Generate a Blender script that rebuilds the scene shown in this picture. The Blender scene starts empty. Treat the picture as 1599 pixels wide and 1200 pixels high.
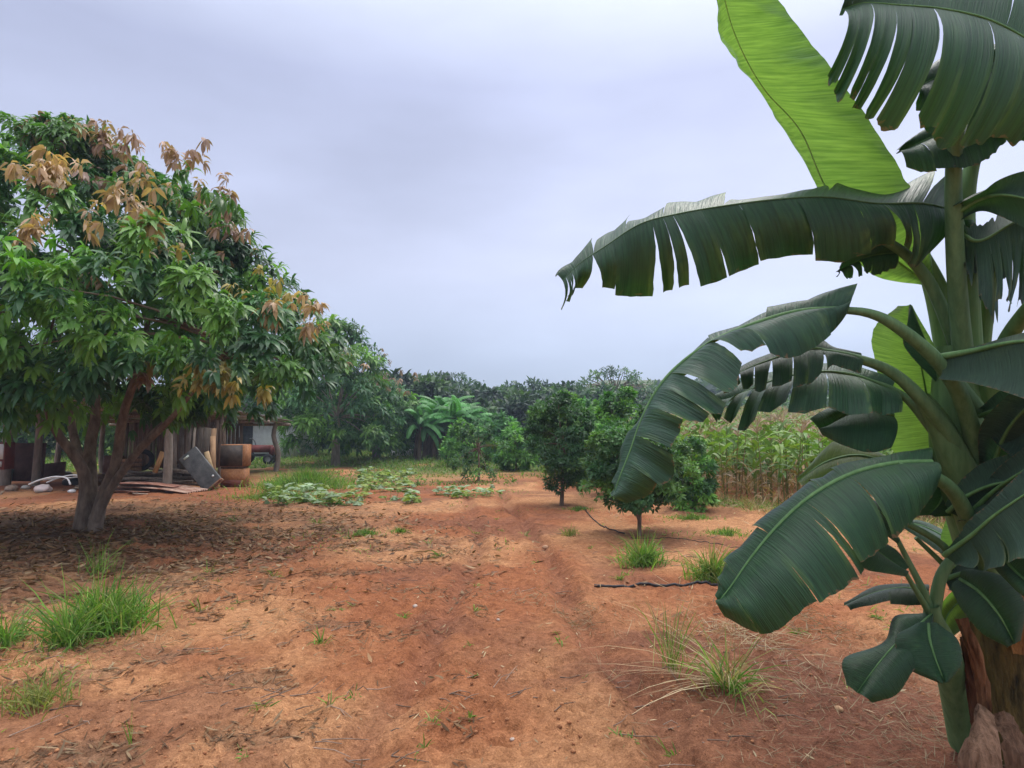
import bpy, math, random
import numpy as np
from mathutils import Vector, Matrix, Euler

# ------------------------------------------------------------------ camera, world, sun, exposure
scene = bpy.context.scene
C = scene.collection
FPX, HOR, CX, CY, CAMZ = 950.0, 668.0, 799.5, 600.0, 1.7      # focal length in photo pixels, horizon row
PITCH = math.atan((HOR - CY) / FPX)
cam_d = bpy.data.cameras.new("camera")
cam = bpy.data.objects.new("camera", cam_d); C.objects.link(cam)
cam_d.sensor_width = 36.0; cam_d.lens = FPX / 1599.0 * 36.0
cam_d.clip_start = 0.05; cam_d.clip_end = 3000
cam.location = (0, 0, CAMZ)
cam.rotation_euler = (math.radians(90) + PITCH, 0, 0)
scene.camera = cam

SUN_EL, SUN_AZ = math.radians(58), math.radians(35)     # azimuth from +Y towards +X
scene.view_settings.view_transform = 'Standard'
scene.view_settings.look = 'None'
scene.view_settings.gamma = 1
scene.view_settings.exposure = 0.2
scene.cycles.max_bounces = 6
scene.cycles.diffuse_bounces = 3
scene.cycles.glossy_bounces = 2
scene.cycles.transmission_bounces = 4
scene.cycles.volume_bounces = 0
scene.cycles.transparent_max_bounces = 6
scene.cycles.use_denoising = True
scene.cycles.caustics_reflective = False
scene.cycles.caustics_refractive = False

def nn(t, typ, **kw):
    n = t.nodes.new(typ)
    for k, v in kw.items(): setattr(n, k, v)
    return n

w = bpy.data.worlds.new("World"); scene.world = w; w.use_nodes = True
t = w.node_tree; t.nodes.clear()
out = nn(t, 'ShaderNodeOutputWorld'); bg = nn(t, 'ShaderNodeBackground'); bg.inputs[1].default_value = 0.1
sky = nn(t, 'ShaderNodeTexSky'); sky.sky_type = 'NISHITA'; sky.sun_disc = False
sky.sun_elevation = SUN_EL; sky.sun_rotation = SUN_AZ; sky.dust_density = 3.0
tc = nn(t, 'ShaderNodeTexCoord')
sep = nn(t, 'ShaderNodeSeparateXYZ'); t.links.new(tc.outputs['Generated'], sep.inputs[0])
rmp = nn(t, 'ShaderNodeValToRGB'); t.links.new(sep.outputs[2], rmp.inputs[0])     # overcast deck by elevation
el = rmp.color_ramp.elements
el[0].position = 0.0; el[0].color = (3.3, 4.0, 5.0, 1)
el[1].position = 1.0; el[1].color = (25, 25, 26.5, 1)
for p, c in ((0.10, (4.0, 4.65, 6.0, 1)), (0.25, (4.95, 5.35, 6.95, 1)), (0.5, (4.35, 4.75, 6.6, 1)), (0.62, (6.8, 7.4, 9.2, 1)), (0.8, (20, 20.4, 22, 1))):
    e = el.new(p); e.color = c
mp = nn(t, 'ShaderNodeMapping'); mp.inputs['Scale'].default_value = (1.0, 1.0, 3.2)
t.links.new(tc.outputs['Generated'], mp.inputs[0])
nz = nn(t, 'ShaderNodeTexNoise'); nz.inputs['Scale'].default_value = 1.7; nz.inputs['Detail'].default_value = 5; nz.inputs['Roughness'].default_value = .5
t.links.new(mp.outputs[0], nz.inputs['Vector'])
mr = nn(t, 'ShaderNodeMapRange'); mr.inputs[1].default_value = .3; mr.inputs[2].default_value = .7; mr.inputs[3].default_value = .94; mr.inputs[4].default_value = 1.28
t.links.new(nz.outputs[0], mr.inputs[0])
# thinner cloud round the hidden sun: brighter towards it
dot = nn(t, 'ShaderNodeVectorMath', operation='DOT_PRODUCT'); t.links.new(tc.outputs['Generated'], dot.inputs[0])
dv = Vector((.42, .86, .30)).normalized(); dot.inputs[1].default_value = dv
gl = nn(t, 'ShaderNodeMapRange'); gl.interpolation_type = 'SMOOTHSTEP'
gl.inputs[1].default_value = .80; gl.inputs[2].default_value = 1.0; gl.inputs[3].default_value = 1.0; gl.inputs[4].default_value = 1.28
t.links.new(dot.outputs['Value'], gl.inputs[0])
mu = nn(t, 'ShaderNodeMath', operation='MULTIPLY'); t.links.new(mr.outputs[0], mu.inputs[0]); t.links.new(gl.outputs[0], mu.inputs[1])
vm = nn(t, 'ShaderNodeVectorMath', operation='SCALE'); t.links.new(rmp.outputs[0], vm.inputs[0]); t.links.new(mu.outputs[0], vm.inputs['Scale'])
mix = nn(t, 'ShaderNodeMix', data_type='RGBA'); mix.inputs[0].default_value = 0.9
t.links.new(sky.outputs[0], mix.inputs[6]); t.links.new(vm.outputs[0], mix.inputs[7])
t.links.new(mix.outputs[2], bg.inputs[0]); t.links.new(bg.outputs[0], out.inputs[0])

sun_d = bpy.data.lights.new("sun", 'SUN'); sun_d.energy = 1.5; sun_d.angle = math.radians(14); sun_d.color = (1, .95, .88)
sun = bpy.data.objects.new("sun", sun_d); C.objects.link(sun)
sd = Vector((math.sin(SUN_AZ) * math.cos(SUN_EL), math.cos(SUN_AZ) * math.cos(SUN_EL), math.sin(SUN_EL)))
sun.rotation_euler = sd.to_track_quat('Z', 'Y').to_euler()

# ------------------------------------------------------------------ helpers
rng = np.random.default_rng(7); random.seed(7)
cp, sp = math.cos(PITCH), math.sin(PITCH)
def P(px, py, d):
    """photo pixel at distance d along the view axis -> world point"""
    x = (px - CX) / FPX * d; y = (CY - py) / FPX * d
    return np.array([x, d * cp - y * sp, CAMZ + d * sp + y * cp])
def G(px, py):
    """photo pixel -> point on flat ground"""
    v = P(px, py, 1.0) - np.array([0, 0, CAMZ]); k = -CAMZ / v[2]
    return v[0] * k, v[1] * k
def hash2(ix, iy, s):
    n = (ix.astype(np.int64) * 374761393 + iy.astype(np.int64) * 668265263 + s * 974634777) & 0x7fffffff
    n = ((n ^ (n >> 13)) * 1274126177) & 0x7fffffff
    return ((n ^ (n >> 16)) & 0xffff) / 65535.0
def vnoise(x, y, s=0):
    x = np.asarray(x, float); y = np.asarray(y, float)
    ix = np.floor(x); iy = np.floor(y); fx = x - ix; fy = y - iy
    fx = fx * fx * (3 - 2 * fx); fy = fy * fy * (3 - 2 * fy)
    a = hash2(ix, iy, s); b = hash2(ix + 1, iy, s); c = hash2(ix, iy + 1, s); d = hash2(ix + 1, iy + 1, s)
    return a + (b - a) * fx + (c - a) * fy + (a - b - c + d) * fx * fy
def fbm(x, y, o=4, s=0):
    v = 0; a = .5
    for i in range(o):
        v = v + a * vnoise(x, y, s + i); x = x * 2.03 + 11.3; y = y * 2.03 + 5.7; a *= .5
    return v / (1 - .5 ** o)
def sst(a, b, x):
    q = np.clip((x - a) / (b - a), 0, 1); return q * q * (3 - 2 * q)
def seg_dist(x, y, pts):
    best = np.full(np.shape(x), 1e9)
    for (ax, ay), (bx, by) in zip(pts[:-1], pts[1:]):
        dx, dy = bx - ax, by - ay
        q = np.clip(((x - ax) * dx + (y - ay) * dy) / (dx * dx + dy * dy), 0, 1)
        best = np.minimum(best, np.hypot(x - ax - q * dx, y - ay - q * dy))
    return best
RUTS = [[G(775, 765), G(800, 800), G(838, 850), G(880, 920), G(950, 1030), G(1060, 1200)],
        [G(735, 775), G(740, 850), G(700, 960), G(620, 1090), G(560, 1200)]]
def gh(x, y):
    """ground height"""
    x = np.asarray(x, float); y = np.asarray(y, float)
    h = .10 * (fbm(x * .25, y * .25, 3, 3) - .5) * sst(3, 12, np.hypot(x, y) + 1)
    h = h + .05 * (fbm(x * .9, y * .9, 3, 5) - .5)
    r = x * np.clip(1, 0, 1)
    h = h + np.clip(y - 19, 0, 60) * .05 * sst(4, 14, x) + np.clip(y - 60, 0, 200) * .075 * sst(10, 40, x)
    h = h + np.clip(y - 55, 0, 200) * .02
    return h
def gh_fine(x, y):
    h = gh(x, y)
    near = 1 - sst(10, 22, y)
    n1 = fbm(x * 3.1, y * 3.1, 4, 21); n2 = fbm(x * 11, y * 9, 3, 31); n3 = fbm(x * 38, y * 34, 2, 41)
    rid = np.abs(fbm(x * 1.6 + y * .5, y * 2.6, 4, 51) - .5)
    h = h + near * (.075 * (n1 - .5) + .062 * (n2 - .5) * (.4 + sst(.45, .6, fbm(x * .8, y * .8, 2, 77))) + .03 * (n3 - .5) * sst(.45, .6, n1))
    h = h - near * .03 * (1 - sst(.0, .03, rid)) * sst(.45, .6, fbm(x * .7, y * .7, 2, 61))
    for i, r in enumerate(RUTS):
        d = seg_dist(x + .25 * (fbm(x * .8, y * .8, 2, 71) - .5), y, r)
        h = h - (.085 - .03 * i) * np.exp(-(d / .10) ** 2) + .03 * np.exp(-((d - .21) / .08) ** 2)
    h = h + .0 * x
    # a mound at the foot of the banana, sunk bare soil beside it
    h = h + .10 * np.exp(-(((x - 2.6) / .7) ** 2 + ((y - 2.9) / .7) ** 2))
    return h
def gz(x, y): return float(gh_fine(np.array([x]), np.array([y]))[0])
def GP(px, py):
    x, y = G(px, py); return np.array([x, y, gz(x, y)])

def build(name, V, F, mat, parent=None, col=None, uv=None, smooth=False):
    V = np.asarray(V, np.float32); F = np.asarray(F, np.int32)
    me = bpy.data.meshes.new(name); n, m, k = len(V), len(F), F.shape[1]
    me.vertices.add(n); me.vertices.foreach_set('co', V.ravel())
    me.loops.add(m * k); me.loops.foreach_set('vertex_index', F.ravel())
    me.polygons.add(m); me.polygons.foreach_set('loop_start', np.arange(0, m * k, k, dtype=np.int32))
    if smooth: me.polygons.foreach_set('use_smooth', np.ones(m, bool))
    me.update(calc_edges=True)
    if col is not None:
        a = me.attributes.new('tint', 'FLOAT_COLOR', 'POINT')
        c = np.ones((n, 4), np.float32); c[:, :3] = col; a.data.foreach_set('color', c.ravel())
    if uv is not None:
        l = me.uv_layers.new(name='UVMap'); l.data.foreach_set('uv', np.asarray(uv, np.float32)[F.ravel()].ravel())
    if mat: me.materials.append(mat)
    o = bpy.data.objects.new(name, me); C.objects.link(o)
    if parent: o.parent = parent
    return o
class MB:
    """collects quads (a triangle repeats nothing: boxes and tubes only)"""
    def __init__(s): s.V = []; s.F = []; s.n = 0; s.c = []; s.uv = []
    def add(s, V, F, c=(1, 1, 1), uv=None):
        V = np.asarray(V, float); s.V.append(V); s.F.append(np.asarray(F) + s.n); s.n += len(V)
        cc = np.asarray(c, float); s.c.append(np.broadcast_to(cc, (len(V), 3)))
        s.uv.append(np.zeros((len(V), 2)) if uv is None else np.asarray(uv, float))
    def box(s, cen, size, rz=0, R=None, c=(1, 1, 1)):
        hx, hy, hz = [q / 2 for q in size]
        v = np.array([[x, y, z] for z in (-hz, hz) for y in (-hy, hy) for x in (-hx, hx)])
        if R is None: R = Matrix.Rotation(rz, 3, 'Z')
        v = v @ np.array(R).T + np.array(cen)
        s.add(v, [[0, 2, 3, 1], [4, 5, 7, 6], [0, 1, 5, 4], [2, 6, 7, 3], [0, 4, 6, 2], [1, 3, 7, 5]], c)
    def tube(s, pts, rad, n=8, c=(1, 1, 1), flat=1.0, cap=True):
        pts = np.asarray(pts, float); m = len(pts)
        rad = np.broadcast_to(np.asarray(rad, float), (m,))
        tan = np.gradient(pts, axis=0); tan /= np.linalg.norm(tan, axis=1)[:, None] + 1e-9
        ref = np.array([0, 0, 1.]) if abs(tan[0][2]) < .9 else np.array([1., 0, 0])
        V = []; a = np.arange(n) / n * 2 * math.pi; u = np.cross(tan[0], ref); u /= np.linalg.norm(u)
        for i in range(m):
            u = u - tan[i] * u.dot(tan[i]); u /= np.linalg.norm(u) + 1e-9; v = np.cross(tan[i], u)
            V.append(pts[i] + rad[i] * (np.outer(np.cos(a), u) + flat * np.outer(np.sin(a), v)))
        V = np.vstack(V); j = np.arange(n); F = []
        for i in range(m - 1):
            F.append(np.stack([i * n + j, i * n + (j + 1) % n, (i + 1) * n + (j + 1) % n, (i + 1) * n + j], 1))
        uv = np.stack([np.tile(a / 6.283, m), np.repeat(np.arange(m) / max(1, m - 1), n)], 1)
        s.add(V, np.vstack(F), c, uv)
        if cap and n == 8:
            for b, sg in ((0, -1), ((m - 1) * n, 1)):
                q = [[0, 1, 2, 3], [0, 3, 4, 7], [4, 5, 6, 7]]
                V2 = V[b:b + n]; s.add(V2, [r[::sg] for r in q], c)
        elif cap and n == 6:
            for b in (0, (m - 1) * n): s.add(V[b:b + n], [[0, 1, 2, 3], [0, 3, 4, 5]], c)
        elif cap and n == 4:
            for b in (0, (m - 1) * n): s.add(V[b:b + n], [[0, 1, 2, 3]], c)
    def build(s, name, mat, parent=None, smooth=False):
        return build(name, np.vstack(s.V), np.vstack(s.F), mat, parent, np.vstack(s.c), np.vstack(s.uv), smooth)
def spline(pts, n):
    """Catmull-Rom through pts, n samples evenly in parameter"""
    p = np.asarray(pts, float); m = len(p)
    if m == 2: q = np.linspace(0, 1, n)[:, None]; return p[0] * (1 - q) + p[1] * q
    p = np.vstack([2 * p[0] - p[1], p, 2 * p[-1] - p[-2]])
    u = np.linspace(0, m - 1 - 1e-6, n); i = u.astype(int); f = (u - i)[:, None]
    a, b, c, d = p[i], p[i + 1], p[i + 2], p[i + 3]
    return .5 * (2 * b + (c - a) * f + (2 * a - 5 * b + 4 * c - d) * f ** 2 + (3 * b - a - 3 * c + d) * f ** 3)
def tag(o, label=None, cat=None, group=None, kind=None):
    if label: o['label'] = label
    if cat: o['category'] = cat
    if group: o['group'] = group
    if kind: o['kind'] = kind
    return o
def thing(name, label, cat, loc=(0, 0, 0), group=None):
    o = bpy.data.objects.new(name, None); C.objects.link(o); o.location = [float(q) for q in loc]
    o.empty_display_size = .1
    return tag(o, label, cat, group)
def unit(v): return v / (np.linalg.norm(v, axis=-1, keepdims=True) + 1e-9)

# ------------------------------------------------------------------ materials
def mat_new(name):
    m = bpy.data.materials.new(name); m.use_nodes = True; m.node_tree.nodes.clear(); return m, m.node_tree
def attr(t, name='tint'):
    a = nn(t, 'ShaderNodeAttribute'); a.attribute_name = name; return a
def mulc(t, a, b):
    m = nn(t, 'ShaderNodeMix', data_type='RGBA', blend_type='MULTIPLY'); m.inputs[0].default_value = 1
    for s, i in ((a, 6), (b, 7)):
        if isinstance(s, tuple): m.inputs[i].default_value = s
        else: t.links.new(s, m.inputs[i])
    return m.outputs[2]
def noise(t, scale, detail=3, rough=.55, vec=None):
    n = nn(t, 'ShaderNodeTexNoise'); n.inputs['Scale'].default_value = scale; n.inputs['Detail'].default_value = detail; n.inputs['Roughness'].default_value = rough
    if vec is not None: t.links.new(vec, n.inputs['Vector'])
    return n
def ramp(t, fac, stops):
    r = nn(t, 'ShaderNodeValToRGB'); t.links.new(fac, r.inputs[0]); e = r.color_ramp.elements
    e[0].position, e[0].color = stops[0][0], (*stops[0][1], 1); e[1].position, e[1].color = stops[-1][0], (*stops[-1][1], 1)
    for p, c in stops[1:-1]: x = e.new(p); x.color = (*c, 1)
    return r.outputs[0]
def mat_foliage(name, rough=.5, trans=.3, spec=.4):
    m, t = mat_new(name); a = attr(t); o = nn(t, 'ShaderNodeOutputMaterial')
    p = nn(t, 'ShaderNodeBsdfPrincipled'); p.inputs['Roughness'].default_value = rough; p.inputs['Specular IOR Level'].default_value = spec
    n = noise(t, 3.0, 2); v = ramp(t, n.outputs[0], [(.3, (.8, .8, .8)), (.7, (1.15, 1.15, 1.15))])
    c = mulc(t, a.outputs['Color'], v); t.links.new(c, p.inputs['Base Color'])
    tr = nn(t, 'ShaderNodeBsdfTranslucent'); t.links.new(mulc(t, c, (1.3, 1.5, .6, 1)), tr.inputs[0])
    mx = nn(t, 'ShaderNodeMixShader'); mx.inputs[0].default_value = trans
    t.links.new(p.outputs[0], mx.inputs[1]); t.links.new(tr.outputs[0], mx.inputs[2]); t.links.new(mx.outputs[0], o.inputs[0])
    return m
def mat_simple(name, c1, c2, scale=8, rough=.85, bump=.3, stretch=(1, 1, 1), metal=0, spec=.3, detail=5, bdist=.01):
    m, t = mat_new(name); o = nn(t, 'ShaderNodeOutputMaterial'); p = nn(t, 'ShaderNodeBsdfPrincipled')
    g = nn(t, 'ShaderNodeTexCoord'); mp = nn(t, 'ShaderNodeMapping'); mp.inputs['Scale'].default_value = stretch
    t.links.new(g.outputs['Object'], mp.inputs[0])
    n = noise(t, scale, detail, .65, mp.outputs[0])
    c = mulc(t, ramp(t, n.outputs[0], [(.32, c1), (.68, c2)]), attr(t).outputs['Color'])
    t.links.new(c, p.inputs['Base Color']); p.inputs['Roughness'].default_value = rough; p.inputs['Metallic'].default_value = metal
    p.inputs['Specular IOR Level'].default_value = spec
    b = nn(t, 'ShaderNodeBump'); b.inputs['Strength'].default_value = bump; b.inputs['Distance'].default_value = bdist
    t.links.new(n.outputs[0], b.inputs['Height']); t.links.new(b.outputs[0], p.inputs['Normal'])
    t.links.new(p.outputs[0], o.inputs[0]); return m
M_fol = mat_foliage('foliage', .5, .3)
M_mango = mat_foliage('mango_leaf', .42, .3, .5)
M_grass = mat_foliage('grass_blade', .6, .35, .3)
M_dry = mat_foliage('dry_leaf', .8, .15, .2)
M_bark = mat_simple('bark', (.10, .072, .052), (.28, .21, .155), 9, .95, .9, (1, 1, .35), bdist=.02)
M_barkp = mat_simple('pale_bark', (.16, .13, .10), (.32, .27, .22), 9, .95, .8, (1, 1, .3), bdist=.02)
M_wood = mat_simple('weathered_wood', (.16, .12, .09), (.40, .32, .25), 14, .9, .6, (1, 1, .15))
M_rust = mat_simple('rusty_sheet', (.13, .045, .025), (.42, .34, .28), 3.0, .7, .3)
M_metal = mat_simple('dull_sheet', (.10, .10, .10), (.32, .32, .31), 3.5, .55, .2)
M_darkp = mat_simple('dark_panel', (.028, .03, .032), (.075, .075, .075), 5, .5, .15)
M_orange = mat_simple('orange_board', (.24, .09, .035), (.44, .20, .08), 16, .7, .2)
M_white = mat_simple('white_paint', (.62, .62, .6), (.8, .8, .78), 4, .7, .1)
M_red = mat_simple('red_paint', (.13, .028, .022), (.24, .06, .048), 4, .5, .1)
M_black = mat_simple('black_rubber', (.012, .012, .013), (.03, .03, .032), 12, .6, .2)
M_stone = mat_simple('stone', (.25, .19, .15), (.5, .42, .35), 20, .9, .5)
M_soilclod = mat_simple('soil_clod', (.27, .105, .048), (.48, .23, .105), 25, .95, .6)
M_plastic = mat_simple('pale_plastic', (.45, .5, .48), (.6, .62, .6), 3, .4, .1)

# soil
def mat_ground():
    m, t = mat_new('red_soil'); o = nn(t, 'ShaderNodeOutputMaterial'); p = nn(t, 'ShaderNodeBsdfPrincipled')
    g = nn(t, 'ShaderNodeNewGeometry'); a = attr(t)
    n1 = noise(t, 14, 6, .7, g.outputs['Position']); n2 = noise(t, 90, 4, .7, g.outputs['Position']); n3 = noise(t, 2.2, 5, .6, g.outputs['Position'])
    c = mulc(t, a.outputs['Color'], ramp(t, n1.outputs[0], [(.3, (.62, .58, .56)), (.7, (1.3, 1.34, 1.36))]))
    c = mulc(t, c, ramp(t, n2.outputs[0], [(.28, (.6, .55, .52)), (.5, (1, 1, 1)), (.75, (1.35, 1.4, 1.45))]))
    c = mulc(t, c, ramp(t, n3.outputs[0], [(.3, (.85, .82, .8)), (.7, (1.12, 1.14, 1.15))]))
    vo = nn(t, 'ShaderNodeTexVoronoi'); vo.inputs['Scale'].default_value = 55; t.links.new(g.outputs['Position'], vo.inputs['Vector'])
    c = mulc(t, c, ramp(t, vo.outputs['Distance'], [(.05, (1.25, 1.22, 1.2)), (.3, (1, 1, 1)), (1, (.9, .88, .87))]))
    t.links.new(c, p.inputs['Base Color']); p.inputs['Roughness'].default_value = .95; p.inputs['Specular IOR Level'].default_value = .15
    b1 = nn(t, 'ShaderNodeBump'); b1.inputs['Strength'].default_value = .7; b1.inputs['Distance'].default_value = .085; t.links.new(n1.outputs[0], b1.inputs['Height'])
    b2 = nn(t, 'ShaderNodeBump'); b2.inputs['Strength'].default_value = .7; b2.inputs['Distance'].default_value = .008; t.links.new(n2.outputs[0], b2.inputs['Height']); t.links.new(b1.outputs[0], b2.inputs['Normal'])
    t.links.new(b2.outputs[0], p.inputs['Normal']); t.links.new(p.outputs[0], o.inputs[0]); return m
M_ground = mat_ground()

# banana leaf: upper side glossy and deep green, underside pale and matt
def mat_banana(name, top, under, trans_c, trans=.3, rough=.38, spots=True):
    m, t = mat_new(name); o = nn(t, 'ShaderNodeOutputMaterial'); p = nn(t, 'ShaderNodeBsdfPrincipled')
    uv = nn(t, 'ShaderNodeUVMap'); uv.uv_map = 'UVMap'
    mp = nn(t, 'ShaderNodeMapping'); mp.inputs['Scale'].default_value = (95, 1.0, 1); t.links.new(uv.outputs[0], mp.inputs[0])
    vein = noise(t, 1.6, 3, .6, mp.outputs[0])
    g = nn(t, 'ShaderNodeNewGeometry')
    base = nn(t, 'ShaderNodeMix', data_type='RGBA'); base.inputs[6].default_value = (*top, 1); base.inputs[7].default_value = (*under, 1)
    t.links.new(g.outputs['Backfacing'], base.inputs[0])
    c = mulc(t, base.outputs[2], ramp(t, vein.outputs[0], [(.3, (.52, .62, .58)), (.5, (1, 1, 1)), (.7, (1.5, 1.4, 1.4))]))
    bl = noise(t, 4.5, 6, .68); c = mulc(t, c, ramp(t, bl.outputs[0], [(.3, (.72, .78, .8)), (.55, (1, 1, 1)), (.75, (1.75, 1.4, 1.0))]))
    c = mulc(t, c, attr(t).outputs['Color'])
    if spots:      # browned specks and dry margins
        s = noise(t, 22, 3, .7); se = nn(t, 'ShaderNodeSeparateXYZ'); t.links.new(uv.outputs[0], se.inputs[0])
        ad = nn(t, 'ShaderNodeMath', operation='MULTIPLY_ADD'); pw = nn(t, 'ShaderNodeMath', operation='POWER'); t.links.new(se.outputs[1], pw.inputs[0]); pw.inputs[1].default_value = 9; t.links.new(pw.outputs[0], ad.inputs[0]); ad.inputs[1].default_value = .36; t.links.new(s.outputs[0], ad.inputs[2])
        f = ramp(t, ad.outputs[0], [(.84, (0, 0, 0)), (.90, (1, 1, 1))])
        mx = nn(t, 'ShaderNodeMix', data_type='RGBA'); t.links.new(f, mx.inputs[0]); t.links.new(c, mx.inputs[6]); mx.inputs[7].default_value = (.16, .10, .05, 1); c = mx.outputs[2]
    t.links.new(c, p.inputs['Base Color'])
    rg = nn(t, 'ShaderNodeMapRange'); t.links.new(g.outputs['Backfacing'], rg.inputs[0]); rg.inputs[3].default_value = rough; rg.inputs[4].default_value = .7
    t.links.new(rg.outputs[0], p.inputs['Roughness']); p.inputs['Specular IOR Level'].default_value = .5
    b = nn(t, 'ShaderNodeBump'); b.inputs['Strength'].default_value = .7; b.inputs['Distance'].default_value = .010
    t.links.new(vein.outputs[0], b.inputs['Height']); t.links.new(b.outputs[0], p.inputs['Normal'])
    tr = nn(t, 'ShaderNodeBsdfTranslucent'); t.links.new(mulc(t, (*trans_c, 1), ramp(t, vein.outputs[0], [(.3, (.55, .62, .5)), (.7, (1.25, 1.15, 1))])), tr.inputs[0])
    mx = nn(t, 'ShaderNodeMixShader'); mx.inputs[0].default_value = trans
    t.links.new(p.outputs[0], mx.inputs[1]); t.links.new(tr.outputs[0], mx.inputs[2]); t.links.new(mx.outputs[0], o.inputs[0]); return m
M_ban = mat_banana('banana_leaf', (.016, .062, .026), (.028, .066, .040), (.05, .20, .02), .15, .5)
M_bany = mat_banana('young_banana_leaf', (.085, .19, .075), (.11, .22, .11), (.26, .52, .07), .42, spots=False)
M_stalk = mat_simple('banana_stalk', (.072, .15, .058), (.13, .235, .10), 11, .6, .35, (3, 3, .3), spec=.3)
M_pseudo = mat_simple('banana_stem', (.012, .014, .008), (.22, .165, .05), 7, .85, 1.0, (2.2, 2.2, .45), bdist=.04)
M_sheath = mat_simple('dry_sheath', (.13, .08, .045), (.46, .33, .23), 13, .9, 1.0, (3, 3, .35), bdist=.02)

# ------------------------------------------------------------------ ground
def make_ground():
    ys = np.concatenate([-np.geomspace(60, 1.0, 14), np.linspace(-.8, 1.0, 10), np.geomspace(1.15, 40, 470), np.geomspace(41.5, 1500, 70)])
    ts = np.concatenate([-np.geomspace(6, 1.12, 14), np.linspace(-1.1, 1.1, 480), np.geomspace(1.12, 6, 14)])
    Y, T = np.meshgrid(ys, ts, indexing='ij'); X = T * np.sqrt(Y * Y + .8)
    Z = gh_fine(X, Y)
    n, m = Y.shape
    tan = np.array([.475, .235, .108]); red = np.array([.325, .122, .052]); dark = np.array([.17, .072, .042]); grey = np.array([.20, .135, .085]); green = np.array([.12, .14, .04])
    f = sst(.38, .62, fbm(X * .55 + 3, Y * .45, 4, 101))[..., None]
    c = red * (1 - f) + tan * f
    # bare dark red earth in the lower right, by the banana
    d = np.exp(-((((X - 1.9) / 1.25) ** 2 + ((Y - 3.8) / 1.5) ** 2)) ** 1.5) * sst(.12, .42, fbm(X * 1.2, Y * 1.2, 3, 111) + .15)
    d2 = sst(.50, .66, fbm(X * .8 - 7, Y * 1.1, 4, 121)) * .55
    q = np.clip(d * 1.0 + d2, 0, 1)[..., None]; c = c * (1 - q) + dark * 1.15 * q
    for r_ in RUTS:
        dd = seg_dist(X + .25 * (fbm(X * .8, Y * .8, 2, 71) - .5), Y, r_); w_ = (np.exp(-(dd / .13) ** 2) * .5)[..., None]; c = c * (1 - w_) + dark * 1.3 * w_
    # leaf mould under the mango tree
    l = np.exp(-(((X + 7.2) / 3.9) ** 2 + ((Y - 10.0) / 3.3) ** 2) ** 1.5) * sst(.22, .45, fbm(X * .9, Y * .9, 4, 131)); l = l[..., None] * .85
    c = c * (1 - l) + grey * l
    # damp litter streaks
    s = (sst(.60, .70, fbm(X * 1.5 + Y * .6, Y * 3.5 - X * .7, 5, 141)) * .45 * sst(-.5, -2.0, X - .0 * Y))[..., None]; c = c * (1 - s) + grey * .9 * s
    # ground cover further off
    g = sst(19, 25, Y + 5 * (fbm(X * .3, Y * .3, 3, 151) - .5)) * sst(.3, .5, fbm(X * .5, Y * .5, 3, 161) + .1) ; g = np.clip(g + sst(28, 36, Y), 0, 1)[..., None]
    c = c * (1 - g) + green * g
    idx = np.arange(n * m).reshape(n, m)
    F = np.stack([idx[:-1, :-1], idx[:-1, 1:], idx[1:, 1:], idx[1:, :-1]], -1).reshape(-1, 4)
    o = build('ground', np.stack([X, Y, Z], -1).reshape(-1, 3), F, M_ground, None, c.reshape(-1, 3), None, True)
    tag(o, 'red bare earth with ruts, clods and patches of leaf mould', kind='structure')
make_ground()

# ------------------------------------------------------------------ leaves in bulk
PROF = np.array([(0, .10), (.3, .9), (.66, .8), (1, .06)])
PROF_G = np.array([(0, .8), (.4, 1), (.75, .7), (1, .05)])
PROF_R = np.array([(0, .35), (.3, 1), (.7, 1), (1, .35)])
def leaf_arrays(O, D, N, L, W, droop, col, prof=PROF, grav=0.0, fold=0.0):
    O = np.asarray(O); k = len(O); D = unit(D); S = unit(np.cross(D, N)); N = np.cross(S, D)
    y = prof[:, 0]; wd = prof[:, 1]; r = len(y)
    L = np.broadcast_to(L, (k,))[:, None, None]; W = np.broadcast_to(W, (k,))[:, None, None]; dr = np.broadcast_to(droop, (k,))[:, None, None]
    g_ = np.broadcast_to(grav, (k,))[:, None]; cs = [O]
    for i in range(r - 1):
        ym = (y[i] + y[i + 1]) / 2; dirv = unit(D - dr[:, 0] * 2 * ym * N - g_ * 2 * ym * np.array([0, 0, 1.]))
        cs.append(cs[-1] + L[:, 0] * (y[i + 1] - y[i]) * dirv)
    cen = np.stack(cs, 1)
    side = W * .5 * wd[None, :, None] * S[:, None]
    if fold:
        up = W * .5 * fold * wd[None, :, None] * N[:, None]
        V = np.stack([cen - side + up, cen, cen + side + up], 2).reshape(-1, 3); cols = 3
    else: V = np.stack([cen - side, cen + side], 2).reshape(-1, 3); cols = 2
    base = np.arange(k)[:, None] * (r * cols); F = []
    for i in range(r - 1):
        for j in range(cols - 1):
            q = np.array([i * cols + j, i * cols + j + 1, (i + 1) * cols + j + 1, (i + 1) * cols + j]); F.append(base + q)
    F = np.concatenate(F, 0); col = np.repeat(np.broadcast_to(col, (k, 3)), r * cols, axis=0)
    return V, F, col
class LB:
    def __init__(s): s.V = []; s.F = []; s.c = []; s.n = 0
    def add(s, a):
        V, F, c = a; s.V.append(V); s.F.append(F + s.n); s.c.append(c); s.n += len(V)
    def build(s, name, mat, parent=None): return build(name, np.vstack(s.V), np.vstack(s.F), mat, parent, np.vstack(s.c))
def rand_dirs(n, up=0.0):
    v = rng.normal(size=(n, 3)); v = unit(v); v[:, 2] += up; return unit(v)
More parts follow.
